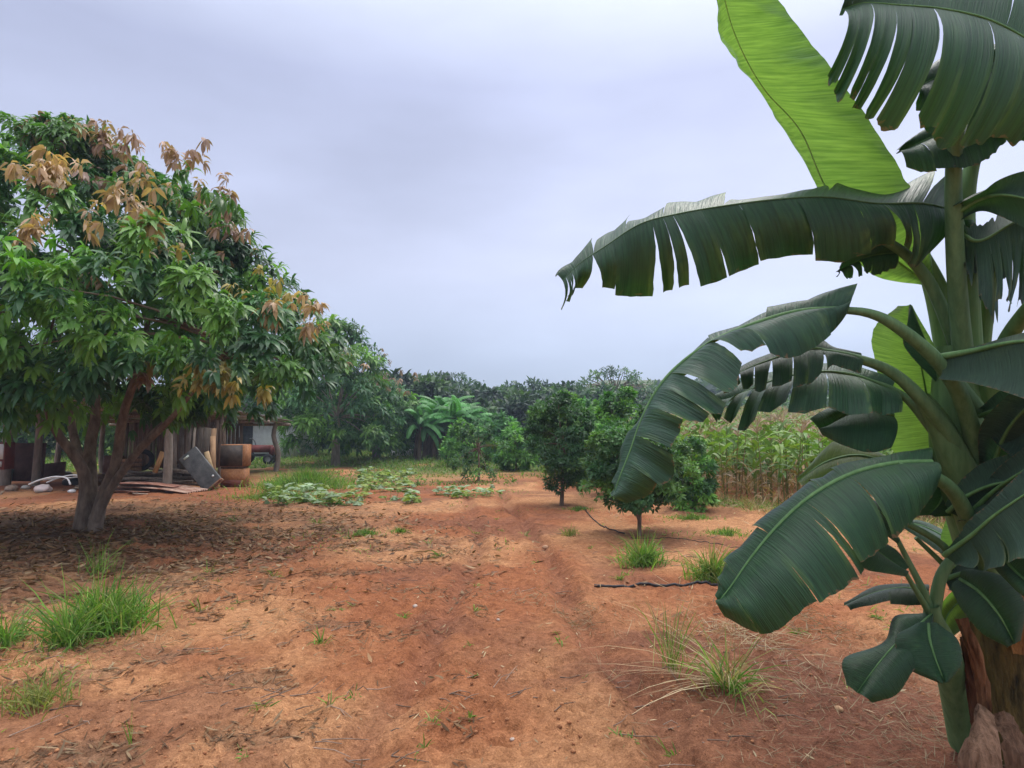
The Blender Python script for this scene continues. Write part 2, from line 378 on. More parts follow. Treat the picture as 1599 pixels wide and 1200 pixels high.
def rosettes(lb, cen, axis, k, L, W, spread=(.25, 1.25), grav=.5, cols=None, jitter=.25, fold=0.0, prof=PROF):
    """k leaves radiating from each centre about its axis, tips hanging"""
    n = len(cen); ax = unit(axis); ref = rand_dirs(n); a = unit(np.cross(ax, ref)); b = np.cross(ax, a)
    ph = (np.arange(k)[None] * 2.399 + rng.uniform(0, 6.28, (n, 1)) + rng.normal(0, .35, (n, k))); th = np.linspace(spread[0], spread[1], k)[None] + rng.normal(0, .28, (n, k))
    D = (np.sin(th)[..., None] * (np.cos(ph)[..., None] * a[:, None] + np.sin(ph)[..., None] * b[:, None]) + np.cos(th)[..., None] * ax[:, None])
    D[..., 2] -= .18; D = unit(D.reshape(-1, 3))
    O = np.repeat(cen, k, 0) + D * .02
    N = np.repeat(ax, k, 0) + np.array([0, 0, .6]) + rng.normal(0, jitter, (n * k, 3))
    s = rng.uniform(.5, 1.25, n * k) * np.repeat(rng.uniform(.75, 1.2, n), k)
    c = np.repeat(cols, k, 0) * rng.uniform(.8, 1.2, (n * k, 1))
    lb.add(leaf_arrays(O, D, N, L * s, W * s, .12, c, prof, grav * rng.uniform(.6, 1.3, n * k), fold))

GREENS = np.array([(.10, .23, .04), (.06, .17, .05), (.15, .31, .05), (.05, .14, .05)])
def crown_lobes(prof, cx, cy, n, shell=.55, lobe=.6, hmin=None, seed=0):
    """lobe centres inside a crown whose radius at each height is given"""
    r = np.random.default_rng(seed); zs = np.array([p[0] for p in prof]); rs = np.array([p[1] for p in prof]); out = []
    while len(out) < n:
        z = r.uniform(zs[0], zs[-1]); R = np.interp(z, zs, rs); 
        if r.uniform() > (R / rs.max()) ** 1.2 + .12: continue
        q = math.sqrt(r.uniform(shell ** 2, 1)); a = r.uniform(0, 6.283)
        rr = max(0, R - lobe * .55) * q
        out.append((cx + rr * math.cos(a), cy + rr * math.sin(a), z, a, R))
    return np.array(out)

def make_tree(name, label, cat, base, prof, n_lobes, per, L, W, cols, trunk, limb_r=.07, group=None, leafk=10, lobe=.6, newg=None, seed=1, grav=.5,
              fold=0.0, mat=None, inner=.5, barkm=None, limbs=26, cxy=None, spread=(.25, 1.25), extra=(), autog=0):
    r = np.random.default_rng(seed); bx, by, bz = base; cx, cy = cxy or (bx, by)
    root = thing(name, label, cat, base, group); inv = -np.array(base)
    lob = crown_lobes(prof, cx, cy, n_lobes, inner, lobe, seed=seed)
    zt = prof[-1][0]; z0 = prof[0][0]
    if len(extra): lob = np.vstack([lob, np.array([(*e, -1.57, 1) for e in extra])])
    cen = []; ax = []; cc = []
    for q in lob:
        c0 = q[:3]; outd = np.array([math.cos(q[3]), math.sin(q[3]), .35 + .9 * (c0[2] - z0) / (zt - z0)]); outd /= np.linalg.norm(outd)
        m = max(3, int(per * r.uniform(.6, 1.3))); d = r.normal(size=(m, 3)); d = unit(d) + outd * .8; d = unit(d)
        rad = lobe * r.uniform(.7, 1.1); p = c0 + d * rad * np.array([1, 1, .7]) * r.uniform(.6, 1, (m, 1))
        cen.append(p); a = d + outd * .5 + np.array([0, 0, .25]); ax.append(a)
        col = cols[r.integers(len(cols))] * r.uniform(.75, 1.3); cc.append(np.tile(col, (m, 1)))
    cen = np.vstack(cen) + inv; ax = np.vstack(ax); cc = np.vstack(cc)
    lb = LB(); rosettes(lb, cen, ax, leafk, L, W, spread, grav, cc, fold=fold)
    # shaded inner foliage keeps the crown from being see-through
    tb = MB()
    for t_ in trunk: tb.tube(spline(np.array([p[:3] for p in t_]) + inv, 12), np.interp(np.linspace(0, 1, 12), np.linspace(0, 1, len(t_)), [p[3] for p in t_]), 8)
    tips = [np.array(t_[-1][:3]) for t_ in trunk]
    for i in r.choice(len(lob), min(limbs, len(lob)), replace=False):
        e = lob[i][:3]; s = min(tips, key=lambda q: np.linalg.norm(q - e)); mid = (s + e) / 2 + np.array([0, 0, .25 * np.linalg.norm(e - s) * .3])
        tb.tube(spline(np.array([s, mid, e]) + inv, 6), np.linspace(limb_r, limb_r * .25, 6), 6)
    tb.build('trunk', barkm or M_bark, root, True)
    lb.build('crown', mat or M_fol, root)
    if newg:
        nb = LB(); cen2 = np.array([g[:3] for g in newg]) + inv; col2 = np.array([g[3] for g in newg]); allc = []; alla = []; allk = []
        for c_, k_, g in zip(cen2, col2, newg):
            m = int(g[4] * 1.5); sp_ = g[5] * 1.15; allc.append(c_ + r.normal(0, 1, (m, 3)) * np.array([sp_, sp_ * .6, sp_ * .7])); allk.append(np.tile(k_, (m, 1)) * r.uniform(.8, 1.2, (m, 1))); alla.append(r.normal(0, .4, (m, 3)) + np.array([0, -.25, -.1]))
        if autog:
            for i in r.choice(np.where(lob[:, 2] > z0 + .35 * (zt - z0))[0], autog):
                q = lob[i]; o_ = np.array([math.cos(q[3]), math.sin(q[3]), .6]) * lobe * .75; m = r.integers(2, 5); k_ = [PINK, TAN, TAN * np.array([.8, .9, .7])][i % 3]
                allc.append(q[:3] + inv + o_ + r.normal(0, .16, (m, 3))); allk.append(np.tile(k_, (m, 1)) * r.uniform(.7, 1.1, (m, 1))); alla.append(r.normal(0, .4, (m, 3)) + np.array([0, -.1, .1]))
        rosettes(nb, np.vstack(allc), np.vstack(alla), 9, L * .85, W * 1.0, (.2, 1.5), 1.1, np.vstack(allk), fold=fold, jitter=.6)
        nb.build('new_growth', mat or M_fol, root)
    return root

# big mango tree on the left
MX, MY = -6.93, 10.1
def tr(px, py, d, r): p = P(px, py, d); return (*p, r)
tb_ = (MX, MY, gz(MX, MY))
stems = [
    [(MX - .12, MY, -.05, .24), tr(135, 760, 10.1, .17), tr(122, 720, 10.0, .14), tr(85, 670, 9.9, .11), tr(62, 600, 9.7, .08), tr(20, 520, 9.4, .05)],
    [(MX - .06, MY + .05, -.05, .24), tr(142, 760, 10.2, .17), tr(140, 700, 10.4, .16), tr(150, 640, 10.6, .13), tr(140, 540, 10.9, .09), tr(120, 400, 11, .05)],
    [(MX - .14, MY + .1, -.05, .2), tr(135, 770, 10.3, .16), tr(120, 700, 10.7, .13), tr(108, 640, 11.0, .11), tr(90, 480, 11.4, .06)],
    [(MX + .1, MY - .02, -.05, .21), tr(160, 775, 10.05, .15), tr(182, 720, 10.0, .14), tr(192, 650, 9.9, .12), tr(220, 560, 9.8, .08), tr(240, 450, 9.8, .05)],
    [(MX + .12, MY - .05, .2, .16), tr(172, 765, 9.95, .12), tr(215, 705, 9.7, .10), tr(262, 660, 9.5, .085), tr(310, 600, 9.3, .055), tr(360, 540, 9.3, .035)],
    [tr(190, 740, 10.0, .08), tr(225, 690, 10.4, .07), tr(275, 640, 10.7, .055), tr(350, 560, 11.0, .035)],
]
stems = [[(*p[:3], p[3] * .58) for p in q] for q in stems]
TAN = np.array([.50, .33, .18]); PINK = np.array([.40, .25, .18]); YEL = np.array([.34, .27, .07]); LIM = np.array([.13, .33, .04])
newg = []
for px, py, d, col, m, s in [(75, 275, 7.9, TAN, 12, .16), (45, 262, 8.0, TAN, 5, .12), (90, 245, 8.2, TAN, 5, .1), (185, 310, 7.7, TAN, 7, .13), (215, 325, 7.5, TAN, 8, .14), (235, 345, 7.4, TAN, 4, .10), (145, 350, 7.6, TAN, 3, .08),
        (45, 350, 7.4, TAN, 6, .14), (60, 212, 9.6, PINK, 7, .16), (88, 208, 9.7, TAN, 5, .12), (170, 222, 9.6, PINK, 9, .2), (205, 225, 9.5, PINK, 7, .17), (260, 245, 9.3, PINK, 5, .16), (290, 255, 9.3, PINK, 4, .14),
        (335, 300, 9.6, PINK, 5, .14), (350, 325, 9.6, PINK, 6, .17), (365, 355, 9.5, PINK, 5, .16), (435, 450, 8.6, YEL * 1.1, 6, .16), (475, 475, 9.2, TAN, 6, .16), (490, 510, 9.3, TAN, 4, .12), (430, 480, 8.2, TAN, 4, .1),
        (335, 583, 7.6, YEL, 6, .11), (350, 598, 7.5, YEL, 4, .08), (305, 592, 7.6, YEL, 3, .07), (412, 608, 8.0, YEL, 2, .03), (225, 590, 8.0, PINK * .8, 2, .05), (240, 560, 7.9, YEL * .8, 3, .08),
        (60, 410, 6.9, LIM, 5, .16), (95, 415, 6.8, LIM, 4, .12), (10, 400, 6.8, LIM, 3, .1), (15, 495, 6.9, LIM * .8, 4, .1), (270, 530, 7.2, LIM * .7, 5, .12), (360, 515, 7.4, LIM * .6, 5, .12), (295, 290, 8.2, LIM * .6, 7, .2), (330, 320, 8.0, LIM * .6, 7, .2), (170, 470, 7.2, LIM * .7, 4, .12)]:
    newg.append((*P(px, py, d), col, m, s))
make_tree('mango_tree', 'big mango tree on the left, forked trunk, brown new leaves hanging over its dome', 'tree', tb_,
    [(1.95, 3.2), (3.0, 4.1), (4.2, 3.65), (5.0, 3.0), (5.7, 2.3), (6.2, 1.5), (6.6, .5)], 380, 15, .23, .062, GREENS, stems, .026, None, 12, .46, newg, 3, .75,
    .25, M_mango, .45, None, 60, (-7.75, 10.3), autog=55, extra=[P(*q) for q in [(25, 615, 7.9), (85, 600, 7.8), (140, 575, 7.7), (15, 545, 7.3), (60, 470, 7.1), (115, 510, 7.2), (175, 520, 7.3), (330, 575, 7.8), (265, 590, 8.1), (400, 545, 8.3), (440, 590, 9.2), (225, 570, 7.9), (350, 500, 7.7), (420, 495, 8.5), (465, 545, 9.7), (300, 450, 7.4), (200, 430, 7.1), (250, 380, 7.4), (30, 640, 8.3), (380, 590, 9), (10, 440, 7.0), (130, 440, 7.1), (190, 440, 9.2), (215, 475, 9.6), (150, 470, 9.4), (245, 450, 9.6), (170, 400, 9.4), (100, 450, 9.8), (60, 420, 10.2), (200, 510, 10.4), (130, 530, 10.6), (260, 520, 10.4), (30, 500, 10.6), (80, 560, 11.5), (180, 560, 11.8), (280, 560, 11.6), (330, 500, 10.8), (440, 462, 10.4), (468, 490, 10.6), (450, 505, 10.2), (492, 518, 10.8), (418, 440, 10.4), (398, 415, 10.3), (508, 545, 11.2), (500, 575, 11.4), (380, 385, 10.3), (525, 560, 11.8), (430, 480, 9.9), (360, 350, 10.3), (480, 540, 10.6), (300, 560, 8), (480, 590, 10.2)]])

# mango trees further along the yard
def std_trunk(b, h, r, lean=.0):
    x, y, z = b
    return [[(x, y, z - .1, r), (x + lean, y, z + h * .5, r * .8), (x + lean * 1.5, y + .1, z + h, r * .6)]]
def bp(px, d): return ((px - CX) / FPX * d, d * 1.0)
FAR = GREENS * 1.0
for (px, d, ztop, R, zb, lab, sd_, ng) in [
    (526, 28, 6.6, 2.9, 1.0, 'dark green mango tree with a pale straight trunk behind the big mango tree', 11, [(545, 545, 24, GREENS[2], 8, .3), (540, 560, 23, TAN * .7, 4, .2), (480, 500, 24, TAN, 8, .3)]),
    (478, 37, 7.2, 3.2, .6, 'tall dark mango tree behind and left of the pale straight trunk', 12, None),
    (588, 33, 4.6, 2.6, .55, 'reddish topped mango tree left of the far banana clump', 13, [(585, 585, 31, PINK * .8, 16, .6), (610, 590, 31, PINK * .8, 14, .5), (560, 585, 31, PINK * .7, 10, .5)]),
    (372, 39, 6.4, 4.0, 1.9, 'leafy mango tree rising over the white farmhouse', 15, None)]:
    x, y = bp(px, d); z = gz(x, y)
    ngl = [(*P(a, b, c), k, m, s) for a, b, c, k, m, s in ng] if ng else None
    make_tree('mango_tree', lab, 'tree', (x, y, z), [(zb, R * .85), (zb + (ztop - zb) * .3, R), (zb + (ztop - zb) * .65, R * .8), (ztop - .5, R * .45), (ztop - .2, .3)], 150, 13, .34, .085, FAR,
        std_trunk((x, y, z), 2.2, .22), .06, 'mango trees beyond the shed', 9, .6, ngl, sd_, .7, 0, M_fol, .5, M_barkp, 14)

for px, d, zt_, R, lab, sd_ in [(20, 33, 4.2, 3.0, 'dark bushy tree behind the left end of the shed', 81), (115, 35, 4.4, 3.2, 'dark bushy tree seen behind the mango trunks', 82), (215, 34, 4.2, 3.0, 'dark bushy tree behind the middle of the shed', 83), (300, 38, 4.6, 3.0, 'dark bushy tree behind the right end of the shed', 84)]:
    x, y = bp(px, d); z = gz(x, y)
    make_tree('bushy_tree', lab, 'tree', (x, y, z), [(.35, R * .8), (1.4, R), (zt_ * .7, R * .8), (zt_, R * .2)], 60, 12, .4, .14, FAR * .7, std_trunk((x, y, z), 1.6, .15), .05, 'trees behind the shed', 8, .7, None, sd_, .4, 0, M_fol, .5, M_bark, 8)
# citrus and shrubs in the middle of the plot
CIT = np.array([(.07, .175, .05), (.045, .125, .04), (.12, .25, .055), (.055, .14, .045)]); BRI = np.array([(.13, .30, .05), (.10, .25, .045), (.17, .36, .06), (.06, .17, .04)])
def cit(name, label, cat, px, py, prof, n, per, L, W, cols, seed, group=None, tr_=.05, d=None, grav=.25, lobe=.22, lk=9, hgt=None, inner=.35, split=False):
    if d: x, y = bp(px, d)
    else: x, y = G(px, py)
    z = gz(x, y); zz = prof[0][0]
    prof = [(a + z, b) for a, b in prof]
    tk = [[(x, y, z - .05, tr_), (x + .02, y, z + zz + .2, tr_ * .8), (x, y, z + zz + .9, tr_ * .4)]]
    if split: tk += [[(x, y, z + .3, tr_ * .8), (x + .13, y, z + .62, tr_ * .6), (x + .3, y + .1, z + 1.1, tr_ * .35)], [(x, y, z + .25, tr_ * .7), (x - .12, y, z + .6, tr_ * .5), (x - .3, y, z + 1.1, tr_ * .3)]]
    return make_tree(name, label, cat, (x, y, z), prof, n, per, L, W, cols, tk, tr_ * .35, group, lk, lobe, None, seed, grav, 0, M_fol, inner, M_bark, 24, spread=(.2, 1.4))
cit('citrus_tree', 'round dark green citrus tree with its thin bare trunk, left of the hanging banana leaf', 'tree', 877, 790, [(.42, .55), (.8, .84), (1.3, .92), (1.75, .80), (2.1, .55), (2.32, .2)], 88, 30, .078, .034, CIT, 21, 'citrus trees on the plot', lobe=.27, inner=.2)
cit('citrus_tree', 'dark citrus tree on a forked trunk, behind the tip of the hanging banana leaf', 'tree', 998, 835, [(.50, .62), (.75, .9), (1.1, .95), (1.5, .75), (1.8, .4), (1.95, .1)], 78, 30, .072, .034, CIT, 22, 'citrus trees on the plot', .035, split=True, lobe=.26, inner=.2)
cit('citrus_tree', 'small open citrus tree left of the sandy track, before the far banana clump', 'tree', 747, 752, [(.15, .55), (.5, .9), (1.1, .85), (1.6, .5), (1.95, .12)], 34, 12, .11, .042, CIT * 1.0, 23, 'citrus trees on the plot', .05)
cit('shrub', 'tall bright green shrub behind the hanging banana leaf', 'shrub', 968, 0, [(.1, .5), (.8, .95), (1.7, .85), (2.3, .5), (2.75, .15)], 80, 20, .13, .055, BRI, 24, 'green shrubs by the maize', .05, d=15.5)
cit('shrub', 'bright green shrub at the left corner of the maize field', 'shrub', 1078, 0, [(.05, .3), (.5, .5), (1.0, .48), (1.4, .28), (1.65, .1)], 34, 18, .11, .045, BRI, 25, 'green shrubs by the maize', .04, d=12.6)
cit('shrub', 'pale green shrub behind the round citrus tree, between it and the small open one', 'shrub', 805, 0, [(.0, .5), (.5, .95), (1.0, .9), (1.5, .4)], 55, 14, .2, .06, BRI * 1.1, 26, 'green shrubs by the maize', .04, d=24)
cit('shrub', 'leafy shrub standing left of the round citrus tree, further back', 'shrub', 780, 0, [(.1, .9), (.9, 1.4), (1.7, 1.1), (2.2, .4)], 60, 14, .26, .09, CIT * 1.8, 27, 'green shrubs by the maize', .05, d=31)
cit('shrub', 'dark green bush right of the round citrus tree, in front of the airy tree', 'shrub', 930, 0, [(.1, 1.1), (1.2, 1.5), (2.4, 1.1), (3.0, .4)], 75, 14, .26, .10, CIT * 1.6, 28, 'green shrubs by the maize', .05, d=28)

for px, d, h, R, lab, sd_ in [(905, 21, 2.6, 1.0, 'light green shrub just right of and behind the round citrus tree', 91), (1012, 18, 2.2, .9, 'light green shrub behind the forked citrus tree', 92), (940, 18.5, 2.2, .75, 'yellowish green shrub between the round and the forked citrus tree', 93), (845, 30, 2.2, 1.3, 'light green shrub directly behind the left side of the round citrus tree', 94), (722, 27, 1.9, 1.0, 'low light green shrub behind the small open citrus tree', 95)]:
    cit('shrub', lab, 'shrub', px, 0, [(.05, R * .6), (h * .3, R), (h * .65, R * .85), (h, R * .2)], 50, 15, .17, .07, BRI * 1.1, sd_, 'green shrubs by the maize', .04, d=d)
# ------------------------------------------------------------------ trees on the skyline
def far_tree(px, d, ytop, R, cols, label, seed, airy=False, zb=.0, name='tree', L=.55):
    x, y = bp(px, d); z = gz(x, y); top = CAMZ + (HOR - ytop) / FPX * d - z; r = np.random.default_rng(seed)
    root = thing(name, label, 'tree', (x, y, z), 'trees along the far edge')
    n = 26 if airy else 44; cen = []; ax = []; cc = []; tb = MB()
    H = top; tb.tube(spline([(0, 0, -.2), (.1, 0, H * .4), (0, .1, H * .7)], 6), np.linspace(.25, .12, 6), 6)
    for i in range(n):
        if airy:
            a = r.uniform(0, 6.283); q = math.sqrt(r.uniform(.0, 1)); c0 = np.array([q * R * math.cos(a), q * R * math.sin(a), H * (.93 - .38 * q ** 2) - r.uniform(0, .9)]); lr = .8
            tb.tube(spline([(0, .05, H * .45), (c0[0] * .4, c0[1] * .4, H * .62), c0], 5), np.linspace(.10, .03, 5), 4)
        else:
            u = r.uniform(.05, 1); a = r.uniform(0, 6.283); rr = R * (1 - (abs(u - .45) / .62) ** 2.2) ** .5 if abs(u - .45) < .62 else .1
            q = math.sqrt(r.uniform(.2, 1)); c0 = np.array([rr * q * math.cos(a), rr * q * math.sin(a), zb + (H - zb) * (u * .92)]); lr = R * .28
        m = 16 if airy else 30; dd = rand_dirs(m, .35); p = c0 + dd * lr * np.array([1, 1, .55 if airy else .75]) * r.uniform(.5, 1, (m, 1))
        cen.append(p); ax.append(dd + np.array([0, 0, .5])); cc.append(np.tile(cols[r.integers(len(cols))] * r.uniform(.7, 1.3), (m, 1)))
    lb = LB(); k = 4 if airy else 6
    rosettes(lb, np.vstack(cen), np.vstack(ax), k, L * (.55 if airy else 1), L * (.22 if airy else .45), (.4, 1.4), .2, np.vstack(cc), prof=PROF)
    tb.build('trunk', M_bark, root, True); lb.build('crown', M_fol, root)
FT = np.array([(.045, .10, .04), (.03, .068, .034), (.07, .13, .045)])
far_tree(640, 45, 590, 3.4, FT, 'dark round tree above the far banana clump, left of the airy crowned one', 31)
far_tree(668, 58, 588, 4.5, FT, 'broad dark tree with a flat top, right above the far banana clump', 32)
far_tree(712, 70, 577, 4.6, FT * 1.2, 'airy crowned tree with sky showing through, above the far banana clump', 33, True)
far_tree(720, 52, 606, 3.6, FT, 'low dark tree under the airy crown behind the far banana clump', 34)
far_tree(762, 62, 610, 3.8, FT, 'low dark tree at the middle of the skyline, above the small citrus tree', 35)
far_tree(818, 72, 597, 5.0, FT, 'wide tree with loose twigs on top, left above the round citrus tree', 36)
far_tree(770, 42, 628, 3.0, FT * .9, 'dark bushy tree behind the leafy shrub, mid skyline', 37)
far_tree(825, 45, 622, 3.4, FT * .9, 'dark dense tree directly behind the round citrus tree', 38)
far_tree(880, 55, 600, 3.9, FT * 1.1, 'rounded green tree right behind the top of the round citrus tree', 39)
far_tree(915, 50, 606, 3.2, FT * 1.1, 'green tree under the left edge of the spreading airy tree', 40)
far_tree(960, 60, 561, 4.0, FT * 1.5, 'tall spreading airy tree with thin branches, the highest on the right skyline', 41, True, L=.62)
far_tree(985, 52, 618, 3.6, FT, 'dark tree at the foot of the spreading airy tree', 42)
far_tree(600, 50, 590, 3.0, FT, 'dark tree behind the reddish topped mango tree', 43)
far_tree(1045, 95, 618, 5.5, FT, 'low hillside tree just left of the second hanging banana leaf', 44)
for i, (px, d, yt, R, lab) in enumerate([(1100, 110, 606, 7, 'hillside tree behind the left end of the maize field'), (1170, 125, 604, 8, 'broad hillside tree above the middle of the maize field'), (1240, 120, 610, 7, 'hillside tree seen under the arching banana leaves'),
        (1345, 100, 588, 4, 'dark twiggy hillside tree by the bright upright banana leaf'), (1300, 130, 612, 8, 'hillside tree between the arching banana leaves and the bright upright leaf'), (1420, 110, 606, 7, 'hillside tree behind the banana stalks')]):
    far_tree(px, d, yt, R, FT * 1.1, lab, 50 + i, i == 3, L=.9)
for i, (px, d, yt, R) in enumerate([(1140, 62, 642, 3), (1210, 58, 640, 3.2), (1290, 66, 634, 3.5), (1180, 75, 632, 4), (1080, 58, 646, 3), (1250, 80, 628, 4)]):
    far_tree(px, d, yt, R, FT * 1.5, ['low scrub bush on the slope above the left of the maize', 'round scrub bush on the slope above the maize tassels', 'scrub bush on the slope, nearest the bright upright banana leaf', 'upper scrub bush on the slope behind the maize', 'scrub bush at the left foot of the slope', 'upper right scrub bush on the slope behind the maize'][i], 70 + i, name='scrub_bush', L=.5)

def make_wood():
    """closed far-off wood on the skyline, one mass of leaves"""
    n = 5200; lb = LB(); px = rng.uniform(-250, 1700, n); d = rng.uniform(95, 140, n); x = (px - CX) / FPX * d; y = d
    g = gh(x, y); top = 1.7 + (HOR - 622 - 10 * np.sin(px / 60.) - 14 * (fbm(px / 90., px * 0 + 3, 3, 9) - .5)) / FPX * d
    z = g + (np.maximum(top - g, 1.5)) * np.sqrt(rng.uniform(0, 1, n))
    cen = np.stack([x, y, z], 1); rosettes(lb, cen, rand_dirs(n, .5), 5, 1.7, 1.1, (.4, 1.4), .2, FT[rng.integers(0, 3, n)] * rng.uniform(.7, 1.2, (n, 1)))
    tag(lb.build('woods', M_fol), 'far dark wood closing the skyline behind the plot', kind='stuff')
make_wood()

# ------------------------------------------------------------------ banana leaves
def banana_leaf(mid, L=None, R=None, mat=None, parent=None, tL=(), tR=(), bulge=(.02, .02), n=110, m=12, rib=.012, stalk=None, seed=0, ruffle=.006, stalk_r=(.024, .016), pleat=.012, flip=False, origin=None, col=(1, 1, 1), ribmat=None, rag=0.0, ribcol=(1.0, 1.1, .9), gap=1.0):
    """blade halves lofted from the midrib to each margin; tears = (u, width at margin, depth 0..1)"""
    r = np.random.default_rng(seed); org = np.zeros(3) if origin is None else np.asarray(origin)
    cm = np.array([P(*q) for q in mid]) - org; M_ = spline(cm, n); u = np.linspace(0, 1, n); LEN = min(1.6, float(np.linalg.norm(np.diff(M_, axis=0), axis=1).sum()))
    VV = []; FF = []; UU = []; TT = []; tot = 0; JAG = .006
    for side, E, tears, bg_ in ((-1, L, tL, bulge[0]), (1, R, tR, bulge[1])):
        if E is None: continue
        ce = np.array([P(*q) for q in E]) - org
        if rag: ce = ce.copy()
        cuts = sorted([(a, w * .62 * gap, dp) for a, w, dp in tears]); bounds = [0.] + [c[0] for c in cuts] + [1.]
        for s in range(len(bounds) - 1):
            a, b = bounds[s], bounds[s + 1]; k = max(4, int((b - a) * n) + 2)
            wa = cuts[s - 1][1] if s > 0 else 0; wb = cuts[s][1] if s < len(cuts) else 0
            da = cuts[s - 1][2] if s > 0 else 1; db = cuts[s][2] if s < len(cuts) else 1
            us = np.linspace(a, b, k); v = np.linspace(0, 1, m)[None, :]
            # each strip narrows towards the margin beside a tear
            f = ((us - a) / (b - a))[:, None]
            ta = np.clip((v - (1 - da)) / max(da, .01), 0, 1) * wa * .5; tb2 = np.clip((v - (1 - db)) / max(db, .01), 0, 1) * wb * .5
            uu = us[:, None] + ta * (1 - f) - tb2 * f
            def samp(A, q):
                x = np.clip(q, 0, 1) * (len(A) - 1); i = np.minimum(x.astype(int), len(A) - 2); fr = (x - i)[..., None]; return A[i] * (1 - fr) + A[i + 1] * fr
            uu = uu + JAG * (fbm(v * 9 + s * 3.1 + 0 * uu, uu * 30, 3, seed) - .5) * np.clip(v * 2, 0, 1) * (np.abs(f * 2 - 1) > .7) * (len(cuts) > 0)
            Es = spline(ce, n); m0 = samp(M_, uu); e0 = samp(Es, uu)
            ext = 1 + (r.uniform(-.06, .05) if len(cuts) else 0) + rag * (fbm(uu * 40, uu * 0 + seed, 2, 5) - .5)
            ext = np.asarray(ext)[..., None] if np.ndim(ext) else ext
            vv = v[..., None]
            chord = e0 - m0; tanv = np.gradient(m0[:, 0], axis=0)[:, None, :]; nor = unit(np.cross(np.broadcast_to(tanv, chord.shape), chord)) * side
            if flip: nor = -nor
            off = r.uniform(-1, 1) * pleat
            pl = pleat * (np.abs(f - .5) * 2 - .5)[..., None] * vv + off * vv
            wav = ruffle * 3.0 * LEN * (fbm(uu * 9 * LEN + 3, v * 1.5 + uu * 0, 2, seed) - .5)[..., None] * vv
            V = m0 + chord * vv * ext + nor * (bg_ * 4 * vv * (1 - vv) + pl + wav)
            if len(cuts):
                V = V - np.array([0, 0, 1.]) * (r.uniform(0, .035) * vv ** 2) + unit(tanv) * gap * (r.normal(0, .010) * vv ** 1.5) + nor * (r.normal(0, .022) * vv ** 2 * (f[..., None] - .5))
            eg = (np.minimum(f, 1 - f) < 1.01 / max(1, k - 1)) * np.clip(v * 2 - .5, 0, 1) * (len(cuts) > 0) * (fbm(uu * 25, v * 6 + s, 2, 3) > .42)
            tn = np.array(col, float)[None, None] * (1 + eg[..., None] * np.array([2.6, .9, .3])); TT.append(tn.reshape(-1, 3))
            j = np.arange(k * m).reshape(k, m); q = np.stack([j[:-1, :-1], j[1:, :-1], j[1:, 1:], j[:-1, 1:]], -1).reshape(-1, 4)
            if side < 0: q = q[:, ::-1]
            if flip: q = q[:, ::-1]
            VV.append(V.reshape(-1, 3)); FF.append(q + tot); tot += k * m
            UU.append(np.stack([uu, np.broadcast_to(v, uu.shape)], -1).reshape(-1, 2))
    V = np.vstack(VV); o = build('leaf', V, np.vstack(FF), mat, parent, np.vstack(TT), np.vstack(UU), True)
    rb = MB(); rr = rib * (1.0 - .8 * u); rb.tube(M_, rr, 8, ribcol); rb.build('midrib', ribmat or M_stalk, o, True)
    if stalk:
        sk = np.array([P(*q) for q in stalk]) - org; sb = MB(); S_ = spline(sk, 20); sb.tube(S_, np.linspace(stalk_r[0], stalk_r[1], 20), 8); sb.build('leaf_stalk', M_stalk, o, True)
    return o
def even(n, w, dp=.9, a=.08, b=.95, j=.02, seed=1):
    r = np.random.default_rng(seed); return [(a + (b - a) * i / (n - 1) + r.uniform(-j, j) * 2, w * r.uniform(.3, 1.6), dp * r.uniform(.6, 1.05)) for i in range(n)]

bx, by, bz = GP(1565, 1178)
BN = thing('banana_plant', 'big banana plant with torn arching leaves filling the right side', 'banana plant', (bx, by, bz))
ORG = np.array([bx, by, bz])
def BL(*a, **k): k.setdefault('parent', BN); k.setdefault('origin', ORG); k.setdefault('mat', M_ban); return banana_leaf(*a, **k)
# pseudostem, sheath by sheath
ps = MB()
def stem(pts, rr, c=(1, 1, 1), fl=1.0): ps.tube(spline(np.array([P(*q) for q in pts]) - ORG, 26), np.interp(np.linspace(0, 1, 26), np.linspace(0, 1, len(rr)), rr), 14 if 0 else 8, c, fl)
def stem_smooth(mb, pts, rr, c=(1, 1, 1), sides=20):
    mb.tube(spline(np.array([P(*q) for q in pts]) - ORG, 40), np.interp(np.linspace(0, 1, 40), np.linspace(0, 1, len(rr)), rr), sides, c, cap=False)
stem_smooth(ps, [(1598, 1230, 3.0), (1580, 1080, 3.0), (1565, 940, 2.98), (1545, 840, 2.96), (1522, 760, 2.95)], [.20, .19, .17, .15, .13])
ps.build('pseudostem', M_pseudo, BN, True)
up = MB()
stem_smooth(up, [(1550, 860, 2.96), (1525, 780, 2.95), (1502, 690, 2.95), (1492, 610, 2.95), (1490, 540, 2.95)], [.15, .145, .135, .10, .07], (.9, .95, .8))
stem_smooth(up, [(1535, 830, 2.90), (1500, 740, 2.86), (1465, 660, 2.85), (1440, 620, 2.85)], [.10, .075, .05, .032], (1, 1, .9), 12)
stem_smooth(up, [(1545, 820, 3.05), (1540, 700, 3.05), (1530, 600, 3.05), (1512, 520, 3.05)], [.10, .09, .07, .04], (.9, .9, .8), 12)
up.build('leaf_sheath', M_stalk, BN, True)
